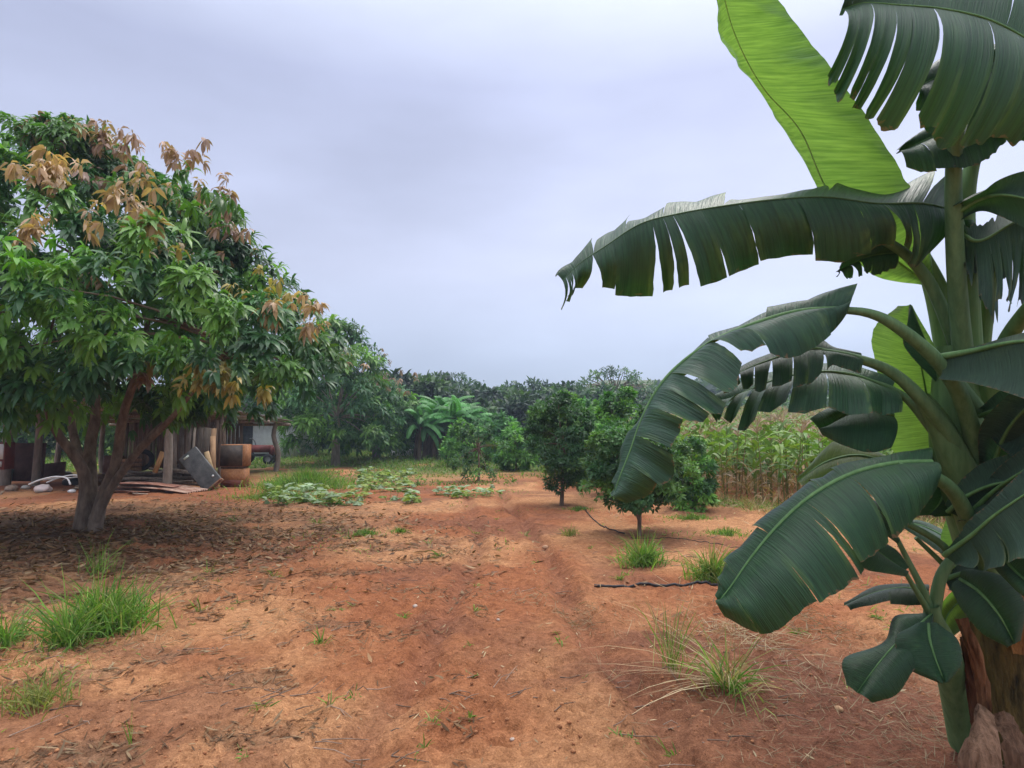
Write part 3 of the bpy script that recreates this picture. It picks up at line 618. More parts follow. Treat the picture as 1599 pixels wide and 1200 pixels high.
# A: tall young leaf standing up, pale and translucent
BL([(1455, 445, 3.05), (1392, 400, 3.05), (1300, 310, 3.05), (1250, 205, 3.0), (1192, 138, 2.95), (1150, 60, 2.85), (1128, -20, 2.75), (1120, -110, 2.65)],
   [(1452, 448, 3.05), (1350, 420, 3.07), (1290, 300, 3.12), (1226, 200, 3.10), (1176, 126, 3.02), (1132, 72, 2.95), (1117, 0, 2.8), (1112, -110, 2.7)],
   [(1456, 440, 3.05), (1450, 350, 2.98), (1425, 300, 2.95), (1372, 212, 2.9), (1318, 135, 2.85), (1252, 48, 2.8), (1205, -15, 2.7), (1160, -110, 2.6)],
   mat=M_bany, bulge=(.02, .05), pleat=.0, ruffle=.014, seed=1, rag=.05, stalk=[(1500, 560, 2.95), (1480, 500, 3.0), (1455, 445, 3.05)], stalk_r=(.04, .02), ribmat=M_stalk, rib=.005, ribcol=(2.2, 2.2, 1.4), flip=True, col=(.95, 1, .95))
# B: long horizontal torn leaf
BL([(1495, 330, 2.86), (1440, 318, 2.83), (1370, 318, 2.8), (1290, 308, 2.78), (1210, 312, 2.76), (1130, 322, 2.74), (1060, 334, 2.72), (1000, 350, 2.72), (945, 385, 2.72), (905, 412, 2.72), (878, 438, 2.72)],
   [(1490, 300, 3.0), (1464, 268, 3.05), (1390, 292, 3.05), (1300, 284, 3.05), (1230, 292, 3.05), (1140, 308, 3.03), (1068, 314, 3.02), (1010, 332, 3.0), (955, 352, 2.95), (905, 395, 2.85), (876, 432, 2.75)],
   [(1485, 345, 2.86), (1425, 412, 2.86), (1395, 372, 2.84), (1310, 396, 2.84), (1238, 396, 2.82), (1160, 414, 2.80), (1095, 438, 2.78), (1005, 458, 2.78), (950, 450, 2.76), (900, 452, 2.75), (882, 468, 2.74)],
   tR=[(.125, .025, .9), (.155, .012, .6), (.19, .03, .8), (.25, .012, .85), (.36, .006, .2), (.47, .010, .2), (.55, .006, .5), (.615, .012, .95), (.64, .008, .4), (.67, .03, .85), (.78, .008, .4), (.845, .10, .95), (.92, .02, .9), (.945, .03, .8), (.965, .02, .8), (.98, .02, .7)],
   tL=[(.1, .03, .6), (.3, .05, .7), (.5, .02, .9), (.64, .02, .9), (.74, .02, .9), (.84, .02, .9)], bulge=(.015, .045), pleat=.030, ruffle=.008, seed=2, rib=.006, ribcol=(.5, .6, .5),
   stalk=[(1500, 560, 2.94), (1478, 500, 2.94), (1450, 440, 2.95), (1415, 398, 2.94), (1372, 370, 2.92), (1325, 335, 2.87), (1290, 318, 2.80)], stalk_r=(.034, .016), rag=.06)
# C: crumpled leaf leaving the frame on the right, and a shredded one below it
BL([(1490, 335, 2.75), (1530, 312, 2.7), (1570, 305, 2.6), (1640, 320, 2.5)], [(1492, 320, 2.7), (1528, 300, 2.65), (1590, 272, 2.6), (1660, 260, 2.5)], [(1490, 350, 2.75), (1535, 330, 2.7), (1590, 350, 2.6), (1650, 400, 2.5)], bulge=(.02, .02), seed=3, pleat=.01)
BL([(1500, 345, 2.85), (1510, 370, 2.8), (1535, 375, 2.75), (1590, 345, 2.65), (1650, 330, 2.55)], [(1488, 355, 2.85), (1500, 355, 2.8), (1540, 345, 2.8), (1580, 322, 2.8), (1650, 290, 2.75)],
   [(1500, 400, 2.8), (1510, 415, 2.75), (1545, 470, 2.6), (1585, 490, 2.5), (1640, 490, 2.4)], tR=even(8, .07, .75, .35, .95, .02, 4), bulge=(.0, .03), seed=4, pleat=.02, rag=.5)
BL([(1500, 345, 2.9), (1512, 375, 2.9), (1530, 395, 2.85)], [(1485, 340, 2.9), (1495, 380, 2.9), (1505, 418, 2.85)], [(1520, 345, 2.9), (1545, 380, 2.85), (1555, 400, 2.8)], seed=44, pleat=.02)
# D: big torn leaf at the top
BL([(1660, 100, 2.5), (1600, 60, 2.48), (1540, 30, 2.46), (1470, 14, 2.44), (1400, 8, 2.42), (1350, 5, 2.42), (1315, 15, 2.42)],
   [(1650, 20, 2.7), (1590, -40, 2.7), (1530, -60, 2.7), (1460, -60, 2.7), (1400, -50, 2.6), (1350, -30, 2.5), (1312, 10, 2.43)],
   [(1650, 240, 2.5), (1560, 222, 2.48), (1485, 228, 2.46), (1425, 200, 2.44), (1350, 168, 2.42), (1306, 145, 2.42), (1284, 118, 2.42)],
   tR=[(.22, .03, .5), (.33, .03, .6), (.44, .03, .5), (.53, .05, .55), (.62, .02, .4), (.68, .05, .75), (.735, .03, .7), (.80, .05, .75), (.90, .05, .8)], tL=even(6, .02, .9, .1, .9, .02, 6), bulge=(.05, .09), pleat=.03, seed=5, gap=.75, rag=.15, rib=.008, ribcol=(.8, 1, .6),
   stalk=[(1508, 590, 2.9), (1497, 480, 2.85), (1490, 360, 2.78), (1490, 240, 2.7), (1505, 150, 2.6), (1560, 80, 2.5), (1640, 85, 2.5)], stalk_r=(.045, .018), col=(1.0, 1.1, .9))
# E: leaf behind D, underside showing
BL([(1620, 150, 2.75), (1560, 175, 2.78), (1500, 195, 2.8), (1440, 222, 2.8), (1400, 240, 2.8)], [(1610, 100, 2.85), (1550, 130, 2.88), (1490, 175, 2.9), (1440, 205, 2.85), (1398, 236, 2.8)],
   [(1625, 170, 2.7), (1585, 200, 2.68), (1540, 240, 2.66), (1470, 254, 2.68), (1412, 250, 2.75)], tR=[(.78, .03, .8), (.3, .02, .4)], bulge=(.02, .03), seed=6, col=(1.1, 1.2, 1), rag=.1)
BL([(1640, 60, 2.9), (1610, 130, 2.9), (1580, 190, 2.9), (1560, 215, 2.9)], [(1590, 60, 2.9), (1570, 120, 2.9), (1555, 170, 2.9), (1556, 214, 2.9)], [(1680, 80, 2.8), (1650, 150, 2.8), (1605, 200, 2.8), (1566, 218, 2.88)], seed=7, tR=even(4, .05, .7, .2, .8, .02, 7), tL=even(3, .05, .7, .2, .8, .02, 8))
stl = MB()
stem_smooth(stl, [(1512, 600, 2.98), (1508, 420, 3.0), (1508, 320, 3.0), (1520, 250, 3.0), (1548, 170, 2.95)], [.07, .05, .04, .032, .02], (1.15, 1.2, .9), 12)
stem_smooth(stl, [(1500, 620, 3.0), (1470, 480, 3.05), (1440, 400, 3.05), (1425, 370, 3.05)], [.08, .06, .035, .02], (1.2, 1.25, .8), 12)
stem_smooth(stl, [(1520, 620, 3.05), (1540, 480, 3.02), (1552, 400, 2.95), (1575, 360, 2.85)], [.05, .035, .028, .02], (1, 1.05, .8), 12)
stem_smooth(stl, [(1525, 680, 2.95), (1560, 560, 2.8), (1600, 490, 2.6), (1650, 440, 2.4)], [.06, .04, .03, .02], (1, 1.05, .8), 12)
stem_smooth(stl, [(1560, 780, 2.9), (1590, 600, 2.85), (1640, 480, 2.7)], [.06, .04, .03], (1, 1.05, .8), 12)
stl.build('leaf_stalk', M_stalk, BN, True)
# F: long arching leaf hanging in the middle
BL([(1325, 482, 2.72), (1250, 486, 2.70), (1180, 505, 2.68), (1110, 535, 2.66), (1055, 575, 2.63), (1022, 615, 2.60), (1000, 660, 2.57), (984, 705, 2.55), (968, 745, 2.53), (958, 774, 2.52)],
   [(1328, 459, 2.80), (1250, 474, 2.85), (1185, 495, 2.85), (1110, 530, 2.85), (1062, 580, 2.85), (1026, 622, 2.82), (985, 672, 2.75), (962, 712, 2.70), (968, 745, 2.62), (960, 770, 2.55)],
   [(1318, 486, 2.70), (1285, 520, 2.62), (1225, 548, 2.56), (1165, 548, 2.50), (1142, 608, 2.42), (1098, 640, 2.36), (1066, 670, 2.38), (1048, 735, 2.40), (1018, 768, 2.44), (972, 784, 2.48)],
   tR=[(.10, .02, .6), (.27, .03, .8), (.355, .03, .75), (.47, .03, .8), (.535, .02, .5), (.62, .03, .9), (.72, .03, .8), (.83, .03, .7)], tL=even(6, .02, .8, .15, .9, .03, 9), bulge=(.02, .045), pleat=.034, ruffle=.006, seed=8, gap=.35,
   stalk=[(1530, 720, 2.85), (1500, 620, 2.75), (1460, 560, 2.7), (1400, 510, 2.68), (1355, 489, 2.7), (1300, 484, 2.71)], stalk_r=(.042, .014), rag=.06, col=(.95, 1, 1.15))
# G
BL([(1345, 560, 2.86), (1300, 550, 2.84), (1262, 545, 2.82), (1210, 560, 2.80), (1160, 580, 2.78), (1125, 605, 2.76)],
   [(1340, 545, 2.9), (1300, 536, 2.92), (1266, 524, 2.95), (1215, 545, 2.93), (1160, 566, 2.88), (1125, 600, 2.8)],
   [(1345, 570, 2.8), (1300, 562, 2.78), (1265, 592, 2.72), (1205, 598, 2.70), (1160, 600, 2.70), (1128, 612, 2.74)],
   tR=[(.3, .04, .95), (.42, .03, .8), (.5, .05, .9), (.62, .08, .95), (.72, .04, .9), (.82, .05, .9)], tL=[(.35, .03, .95), (.6, .01, .8)], bulge=(.015, .02), seed=9, pleat=.015, gap=.7,
   stalk=[(1540, 800, 2.9), (1490, 690, 2.82), (1440, 625, 2.8), (1390, 580, 2.82), (1330, 558, 2.85), (1280, 548, 2.83)], stalk_r=(.042, .014))
# H
BL([(1392, 608, 2.95), (1330, 586, 2.95), (1270, 582, 2.95), (1210, 594, 2.95), (1160, 614, 2.95), (1115, 640, 2.95)],
   [(1390, 604, 3.0), (1330, 582, 3.1), (1270, 577, 3.12), (1210, 590, 3.1), (1160, 608, 3.05), (1115, 636, 2.98)],
   [(1400, 650, 2.85), (1345, 648, 2.80), (1260, 636, 2.78), (1180, 650, 2.78), (1130, 655, 2.85), (1112, 646, 2.92)],
   tR=[(.18, .02, .8), (.34, .04, .9), (.48, .02, .9), (.6, .03, .95), (.7, .02, .9), (.8, .05, .95), (.9, .03, .9)], bulge=(.02, .03), seed=10, pleat=.035, gap=.35,
   stalk=[(1545, 860, 2.92), (1500, 740, 2.88), (1440, 650, 2.9), (1400, 612, 2.95), (1340, 590, 2.95)], stalk_r=(.035, .012), col=(1.3, 1.35, 1.4))
# I: bright backlit leaf
BL([(1462, 730, 3.1), (1454, 660, 3.1), (1444, 600, 3.1), (1432, 540, 3.08), (1420, 476, 3.05)],
   [(1425, 735, 3.1), (1366, 668, 3.15), (1372, 600, 3.15), (1362, 520, 3.12), (1402, 478, 3.06)],
   [(1478, 725, 3.05), (1500, 660, 3.0), (1488, 610, 3.0), (1462, 545, 3.0), (1424, 477, 3.04)], mat=M_bany, bulge=(.03, .02), pleat=0, seed=11, rib=.008, rag=.03, flip=True)
BL([(1421, 476, 3.02), (1440, 520, 2.99), (1462, 570, 2.97), (1472, 605, 2.96)], [(1420, 478, 3.02), (1416, 510, 2.97), (1414, 545, 2.95), (1468, 604, 2.95)], None, bulge=(.01, 0), seed=12, pleat=0, rib=.004)
# K: grey ribbed drooping leaf, with a green one under it
BL([(1395, 650, 3.0), (1355, 640, 3.0), (1315, 652, 3.0), (1282, 676, 3.0)], [(1392, 640, 3.05), (1345, 628, 3.08), (1300, 636, 3.05), (1262, 656, 3.0)], [(1392, 700, 2.9), (1360, 706, 2.88), (1318, 695, 2.9), (1284, 680, 2.98)],
   tL=[(.6, .04, .8)], bulge=(.015, .04), seed=13, col=(1.5, 1.5, 1.8), pleat=.01)
BL([(1385, 725, 3.05), (1340, 712, 3.05), (1290, 722, 3.03), (1245, 752, 3.0)], [(1385, 715, 3.1), (1345, 694, 3.15), (1302, 690, 3.12), (1250, 745, 3.02)], [(1385, 730, 3.0), (1340, 738, 2.95), (1290, 748, 2.95), (1248, 760, 2.98)],
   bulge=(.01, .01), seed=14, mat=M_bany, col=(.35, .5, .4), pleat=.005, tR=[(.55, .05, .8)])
# M: the big low leaf
BL([(1455, 722, 2.60), (1395, 724, 2.56), (1330, 740, 2.52), (1270, 772, 2.48), (1220, 815, 2.44), (1175, 868, 2.40), (1142, 915, 2.38), (1122, 940, 2.37)],
   [(1450, 700, 2.72), (1390, 712, 2.72), (1315, 730, 2.70), (1250, 765, 2.66), (1195, 805, 2.60), (1152, 850, 2.52), (1128, 890, 2.46), (1118, 925, 2.40)],
   [(1462, 760, 2.50), (1440, 800, 2.42), (1400, 840, 2.36), (1362, 868, 2.30), (1312, 902, 2.26), (1252, 940, 2.24), (1195, 976, 2.26), (1130, 950, 2.34)],
   tR=[(.30, .03, .8), (.47, .05, .85), (.50, .012, .7), (.66, .012, .25), (.88, .02, .5)], tL=even(5, .02, .7, .3, .9, .03, 15), bulge=(.02, .05), seed=15, pleat=.016, rag=.05, gap=.3,
   stalk=[(1560, 930, 2.85), (1525, 840, 2.75), (1490, 770, 2.66), (1445, 738, 2.61), (1400, 726, 2.56)], stalk_r=(.045, .016), col=(.9, 1, .9))
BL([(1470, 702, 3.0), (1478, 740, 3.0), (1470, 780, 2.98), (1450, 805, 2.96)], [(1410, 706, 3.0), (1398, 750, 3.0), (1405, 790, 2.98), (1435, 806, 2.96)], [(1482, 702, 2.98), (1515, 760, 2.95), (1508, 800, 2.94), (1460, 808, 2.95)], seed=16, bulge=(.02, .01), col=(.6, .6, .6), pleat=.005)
# R: leaves towards the camera on the right
BL([(1468, 558, 2.7), (1520, 548, 2.6), (1580, 535, 2.45), (1660, 530, 2.3)], [(1468, 555, 2.72), (1525, 540, 2.68), (1585, 522, 2.55), (1660, 505, 2.4)], [(1465, 592, 2.65), (1520, 600, 2.5), (1585, 618, 2.35), (1660, 650, 2.2)],
   bulge=(.01, .03), seed=17, rib=.016, stalk=[(1520, 640, 2.85), (1490, 595, 2.8), (1468, 560, 2.7)], stalk_r=(.05, .02), pleat=.005)
BL([(1545, 760, 2.8), (1560, 700, 2.7), (1590, 650, 2.55), (1650, 600, 2.4)], [(1530, 740, 2.8), (1528, 680, 2.75), (1550, 640, 2.65), (1640, 560, 2.5)], [(1556, 765, 2.78), (1600, 720, 2.6), (1650, 690, 2.45), (1700, 650, 2.3)], bulge=(.03, .03), seed=18, col=(1.1, 1.1, 1.2), pleat=.005)
BL([(1474, 868, 2.6), (1515, 838, 2.5), (1560, 800, 2.4), (1650, 740, 2.25)], [(1474, 862, 2.6), (1510, 822, 2.55), (1550, 785, 2.5), (1640, 690, 2.4)], [(1480, 880, 2.55), (1530, 888, 2.4), (1590, 870, 2.25), (1690, 850, 2.1)],
   tR=[(.3, .02, .6), (.55, .03, .8), (.75, .03, .9)], bulge=(.02, .03), seed=19, pleat=.02)
BL([(1522, 795, 2.7), (1555, 765, 2.6), (1600, 735, 2.45), (1660, 700, 2.3)], [(1520, 785, 2.72), (1550, 745, 2.66), (1600, 700, 2.5), (1650, 660, 2.4)], [(1528, 815, 2.65), (1570, 810, 2.5), (1620, 790, 2.35), (1690, 760, 2.2)], bulge=(.02, .02), seed=20, pleat=.01)
BL([(1560, 850, 2.5), (1575, 880, 2.4), (1600, 905, 2.3), (1630, 930, 2.2)], [(1552, 885, 2.45), (1565, 900, 2.4), (1590, 925, 2.3), (1620, 945, 2.2)], [(1600, 830, 2.4), (1620, 850, 2.35), (1640, 880, 2.25), (1650, 920, 2.2)], seed=21)
BL([(1475, 905, 2.85), (1510, 895, 2.8), (1550, 905, 2.75), (1580, 930, 2.7)], [(1475, 900, 2.9), (1515, 872, 2.88), (1560, 880, 2.85), (1585, 925, 2.72)], [(1478, 920, 2.8), (1510, 935, 2.7), (1545, 945, 2.66), (1578, 940, 2.68)], seed=22, col=(.7, .7, .7), bulge=(.02, .03))
# behind, leaning over the maize
BL([(1540, 900, 3.3), (1490, 850, 3.35), (1440, 822, 3.4), (1400, 818, 3.4)], [(1538, 890, 3.4), (1490, 838, 3.45), (1440, 815, 3.45), (1400, 815, 3.42)], [(1535, 915, 3.25), (1480, 872, 3.25), (1440, 845, 3.3), (1402, 822, 3.38)], seed=23, bulge=(.01, .02))
BL([(1500, 800, 3.3), (1498, 850, 3.3), (1490, 890, 3.3)], [(1480, 800, 3.3), (1470, 850, 3.3), (1485, 890, 3.3)], [(1525, 800, 3.3), (1525, 850, 3.3), (1500, 890, 3.3)], mat=M_bany, seed=24, col=(.7, .8, .7), bulge=(.02, .02))
BL([(1660, 140, 2.72), (1590, 120, 2.72), (1530, 110, 2.72), (1470, 120, 2.72), (1425, 140, 2.72)], [(1660, 60, 2.8), (1590, 60, 2.8), (1530, 70, 2.8), (1470, 90, 2.8), (1425, 132, 2.74)], [(1665, 260, 2.68), (1590, 215, 2.68), (1520, 205, 2.68), (1460, 205, 2.68), (1418, 170, 2.7)], tR=even(5, .05, .8, .15, .9, .03, 61), seed=61, pleat=.03, bulge=(.02, .05), gap=.8, col=(.75, .8, .8))
BL([(1505, 380, 2.95), (1550, 385, 2.9), (1600, 375, 2.8), (1660, 380, 2.7)], [(1500, 360, 3.0), (1550, 350, 3.0), (1600, 335, 2.95), (1660, 330, 2.9)], [(1500, 415, 2.92), (1545, 428, 2.86), (1590, 478, 2.76), (1655, 520, 2.66)], tR=even(7, .07, .8, .3, .95, .03, 62), seed=62, pleat=.03, bulge=(.02, .04), rag=.5, col=(.7, .75, .8))
BL([(1530, 650, 2.8), (1560, 640, 2.7), (1600, 640, 2.55), (1660, 660, 2.4)], [(1525, 640, 2.8), (1560, 612, 2.75), (1600, 600, 2.6), (1660, 600, 2.45)], [(1530, 670, 2.78), (1560, 700, 2.66), (1600, 730, 2.5), (1660, 780, 2.35)], seed=63, pleat=.015, bulge=(.02, .04), col=(1.2, 1.2, 1.3))
BL([(1500, 905, 2.6), (1530, 925, 2.5), (1560, 960, 2.42), (1585, 1005, 2.38)], [(1490, 925, 2.6), (1505, 955, 2.52), (1535, 990, 2.45), (1578, 1010, 2.4)], [(1520, 890, 2.58), (1565, 900, 2.46), (1600, 940, 2.38), (1595, 1000, 2.36)], seed=64, pleat=.01, bulge=(.02, .03), col=(.7, .8, .75))
BL([(1480, 800, 2.78), (1510, 775, 2.7), (1560, 755, 2.6), (1640, 750, 2.45)], [(1478, 790, 2.8), (1510, 752, 2.76), (1560, 720, 2.68), (1640, 700, 2.5)], [(1485, 815, 2.76), (1520, 812, 2.66), (1570, 805, 2.55), (1640, 810, 2.4)], tR=even(3, .04, .7, .3, .8, .03, 65), seed=65, pleat=.02, bulge=(.02, .04), col=(.9, 1, .95))
BL([(1400, 395, 3.0), (1360, 400, 3.0), (1325, 415, 3.0), (1305, 425, 3.0)], [(1400, 388, 3.02), (1360, 388, 3.02), (1325, 400, 3.02), (1306, 420, 3.0)], [(1402, 412, 2.98), (1365, 418, 2.98), (1335, 425, 2.98), (1308, 430, 3.0)], seed=66, tR=even(4, .07, .8, .3, .9, .03, 66), rib=.004, pleat=.02, rag=.4)
# dry brown sheaths hanging on the stem, and the dry collar at its foot
dr = MB()
def sheet(edgeA, edgeB, c=(1, 1, 1), k=14, bul=.02):
    A = spline(np.array([P(*q) for q in edgeA]) - ORG, k); B = spline(np.array([P(*q) for q in edgeB]) - ORG, k); q = np.linspace(0, 1, 9)[None, :, None]
    V = A[:, None] * (1 - q) + B[:, None] * q; nrm = unit(np.cross(np.gradient(A, axis=0), B - A))[:, None]; V = V + nrm * bul * np.sin(q * 3.14 * 1) + nrm * .006 * np.sin(q * 31) + nrm * .01 * (rng.uniform(-1, 1, (k, 9, 1)))
    j = np.arange(k * 9).reshape(k, 9); F = np.stack([j[:-1, :-1], j[1:, :-1], j[1:, 1:], j[:-1, 1:]], -1).reshape(-1, 4); dr.add(V.reshape(-1, 3), F, c)
sheet([(1492, 965, 2.85), (1512, 1020, 2.82), (1525, 1080, 2.8), (1530, 1120, 2.78)], [(1510, 965, 2.8), (1535, 1030, 2.76), (1548, 1090, 2.74), (1550, 1130, 2.74)], (.7, .5, .35))
sheet([(1535, 1118, 2.72), (1510, 1150, 2.66), (1495, 1185, 2.62), (1500, 1215, 2.6)], [(1550, 1115, 2.68), (1560, 1150, 2.6), (1565, 1190, 2.55), (1570, 1220, 2.55)], (.75, .62, .55), bul=.06)
sheet([(1550, 1115, 2.7), (1562, 1150, 2.62), (1568, 1190, 2.58), (1572, 1225, 2.58)], [(1575, 1120, 2.72), (1595, 1160, 2.68), (1615, 1200, 2.65), (1630, 1230, 2.65)], (.42, .33, .28), bul=.04)
if 0: sheet([(1565, 1025, 2.78), (1565, 1060, 2.78), (1566, 1100, 2.78)], [(1620, 1020, 2.78), (1620, 1060, 2.78), (1620, 1100, 2.78)], (.75, .6, .45), bul=.03)
sheet([(1500, 1000, 2.9), (1505, 1050, 2.88), (1515, 1110, 2.86), (1520, 1160, 2.84)], [(1515, 990, 2.85), (1525, 1050, 2.82), (1535, 1110, 2.8), (1545, 1160, 2.78)], (.35, .22, .16))
sheet([(1600, 880, 2.8), (1585, 960, 2.8), (1580, 1020, 2.8)], [(1615, 900, 2.8), (1612, 960, 2.8), (1610, 1020, 2.8)], (.8, .55, .25))
dr.build('dry_sheath', M_sheath, BN, True)

# sucker: a young banana shoot in front of the stem
sx, sy, sz = GP(1512, 1150)
SK = thing('banana_sucker', 'young banana shoot with two broad low leaves, in front of the big banana stem', 'banana plant', (sx, sy, sz)); SO = np.array([sx, sy, sz])
def SL(*a, **k): return banana_leaf(*a, parent=SK, origin=SO, mat=k.pop('mat', M_ban), **k)
ss = MB(); q_ = np.array([P(1512, 1160, 3.05), P(1495, 1090, 2.98), P(1475, 1010, 2.85), P(1458, 970, 2.78), P(1455, 945, 2.76)]) - SO
ss.tube(spline(q_, 20), np.linspace(.085, .028, 20), 16, cap=False); ss.build('pseudostem', M_stalk, SK, True)
SL([(1455, 960, 2.74), (1425, 985, 2.70), (1395, 1010, 2.66), (1365, 1045, 2.62), (1338, 1082, 2.6)], [(1450, 962, 2.8), (1398, 962, 2.8), (1380, 1004, 2.75), (1318, 1028, 2.7), (1322, 1070, 2.64)], [(1458, 975, 2.7), (1450, 1020, 2.62), (1425, 1050, 2.56), (1400, 1085, 2.54), (1362, 1098, 2.56)], seed=31, bulge=(.015, .03), pleat=0, rib=.007, col=(.75, .9, .75))
SL([(1450, 975, 2.68), (1452, 1000, 2.62), (1462, 1032, 2.56), (1476, 1066, 2.52)], [(1425, 978, 2.7), (1398, 996, 2.66), (1412, 1040, 2.6), (1468, 1068, 2.53)], [(1470, 978, 2.66), (1496, 1000, 2.58), (1502, 1035, 2.52), (1482, 1066, 2.51)], seed=32, bulge=(.02, .02), pleat=0, rib=.009, col=(1, 1.15, 1.05))
SL([(1412, 892, 2.7), (1385, 872, 2.7), (1358, 852, 2.7), (1335, 842, 2.7)], [(1418, 886, 2.75), (1400, 858, 2.76), (1365, 838, 2.76), (1335, 838, 2.72)], [(1412, 902, 2.66), (1380, 895, 2.62), (1350, 888, 2.62), (1322, 868, 2.66)], seed=33, bulge=(.01, .02), rib=.005, stalk=[(1455, 965, 2.77), (1438, 935, 2.74), (1412, 892, 2.7)], stalk_r=(.016, .009), col=(.9, 1, .9))
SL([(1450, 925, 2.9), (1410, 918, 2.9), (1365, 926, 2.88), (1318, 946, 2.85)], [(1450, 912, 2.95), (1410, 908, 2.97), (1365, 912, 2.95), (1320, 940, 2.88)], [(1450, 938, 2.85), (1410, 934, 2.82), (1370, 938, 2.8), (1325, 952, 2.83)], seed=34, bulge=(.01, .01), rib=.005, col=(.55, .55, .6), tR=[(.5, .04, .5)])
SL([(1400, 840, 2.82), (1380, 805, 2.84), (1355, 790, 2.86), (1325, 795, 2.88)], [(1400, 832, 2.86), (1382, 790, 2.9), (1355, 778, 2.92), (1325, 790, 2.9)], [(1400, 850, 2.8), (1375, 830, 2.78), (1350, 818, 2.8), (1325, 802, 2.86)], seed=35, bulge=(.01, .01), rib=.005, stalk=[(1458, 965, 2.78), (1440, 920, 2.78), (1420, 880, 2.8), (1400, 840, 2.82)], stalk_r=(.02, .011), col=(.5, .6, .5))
sk2 = MB()
for pts, ra in [([(1458, 960, 2.78), (1468, 905, 2.78), (1485, 875, 2.78), (1500, 850, 2.8)], (.028, .02)), ([(1490, 880, 2.85), (1470, 850, 2.85), (1420, 820, 2.85), (1385, 808, 2.86)], (.02, .012)), ([(1500, 930, 2.9), (1480, 890, 2.9), (1430, 840, 2.9)], (.018, .01)), ([(1500, 920, 3.0), (1495, 850, 3.05), (1480, 790, 3.1)], (.02, .014))]:
    q = np.array([P(*a) for a in pts]) - SO; sk2.tube(spline(q, 14), np.linspace(ra[0], ra[1], 14), 8)
sk2.build('leaf_stalk', M_stalk, SK, True)
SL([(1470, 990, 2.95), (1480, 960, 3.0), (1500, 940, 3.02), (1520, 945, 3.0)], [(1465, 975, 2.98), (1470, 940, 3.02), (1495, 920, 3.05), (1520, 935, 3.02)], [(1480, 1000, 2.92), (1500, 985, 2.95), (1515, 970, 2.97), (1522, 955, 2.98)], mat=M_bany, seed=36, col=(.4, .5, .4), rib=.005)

# ------------------------------------------------------------------ far banana clump
def palm_leaf(lb, o, az, el, L, W, c, seed):
    """an arching banana leaf made of two rows of strips"""
    r = np.random.default_rng(seed); n = 16; u = np.linspace(0, 1, n); h = np.array([math.cos(az), math.sin(az), 0]); e = el - u * r.uniform(1.2, 2.1)
    step = L / (n - 1); pts = [np.array(o, float)]
    for k in range(1, n): pts.append(pts[-1] + step * (h * math.cos(e[k]) + np.array([0, 0, 1]) * math.sin(e[k])))
    pts = np.array(pts); T = unit(np.gradient(pts, axis=0)); S = np.cross(T, np.array([0, 0, 1.])); S = unit(S); Nn = np.cross(S, T)
    wd = W * np.sin(np.clip(u * .9 + .1, 0, 1) * math.pi) ** .6 * (u > .12)
    k = wd > .02
    for sg in (-1, 1):
        D = sg * S[k] + T[k] * .35 - np.array([0, 0, .45 + .3 * r.uniform()]) * 1
        lb.add(leaf_arrays(pts[k], D, Nn[k], wd[k], step * 1.15, .1, c * r.uniform(.85, 1.15, (k.sum(), 1)), PROF_R, .25))
    return pts
bi = 0
for px, d, top, lab in [(660, 33, 4.0, 'far banana plant at the left end of the clump'), (688, 34, 4.5, 'tallest far banana plant in the middle of the clump'), (716, 33, 4.1, 'far banana plant at the right end of the clump, leaves arching to the right'), (678, 36, 3.9, 'far banana plant standing behind the others of the clump')]:
    x, y = bp(px, d); z = gz(x, y); root = thing('banana_plant', lab, 'banana plant', (x, y, z), 'banana plants of the far clump'); mb = MB(); lb = LB()
    for s in range(5):
        ox, oy = rng.uniform(-.7, .7), rng.uniform(-.5, .5); hh = (top - 1.95) * rng.uniform(.75, 1.05)
        mb.tube(spline([(ox, oy, -.1), (ox + .05, oy, hh * .5), (ox + .1, oy, hh)], 5), np.linspace(.14, .08, 5), 8, (.55, .45, .35))
        for k in range(11):
            bi += 1; palm_leaf(lb, (ox + .1, oy, hh), k * .8 + rng.uniform(-.3, .3), rng.uniform(.5, 1.5), rng.uniform(1.7, 2.5), .26, np.array([.10, .30, .075]) * rng.uniform(.6, 1.4), bi)
    mb.build('pseudostem', M_wood, root, True); lb.build('leaves', M_fol, root)

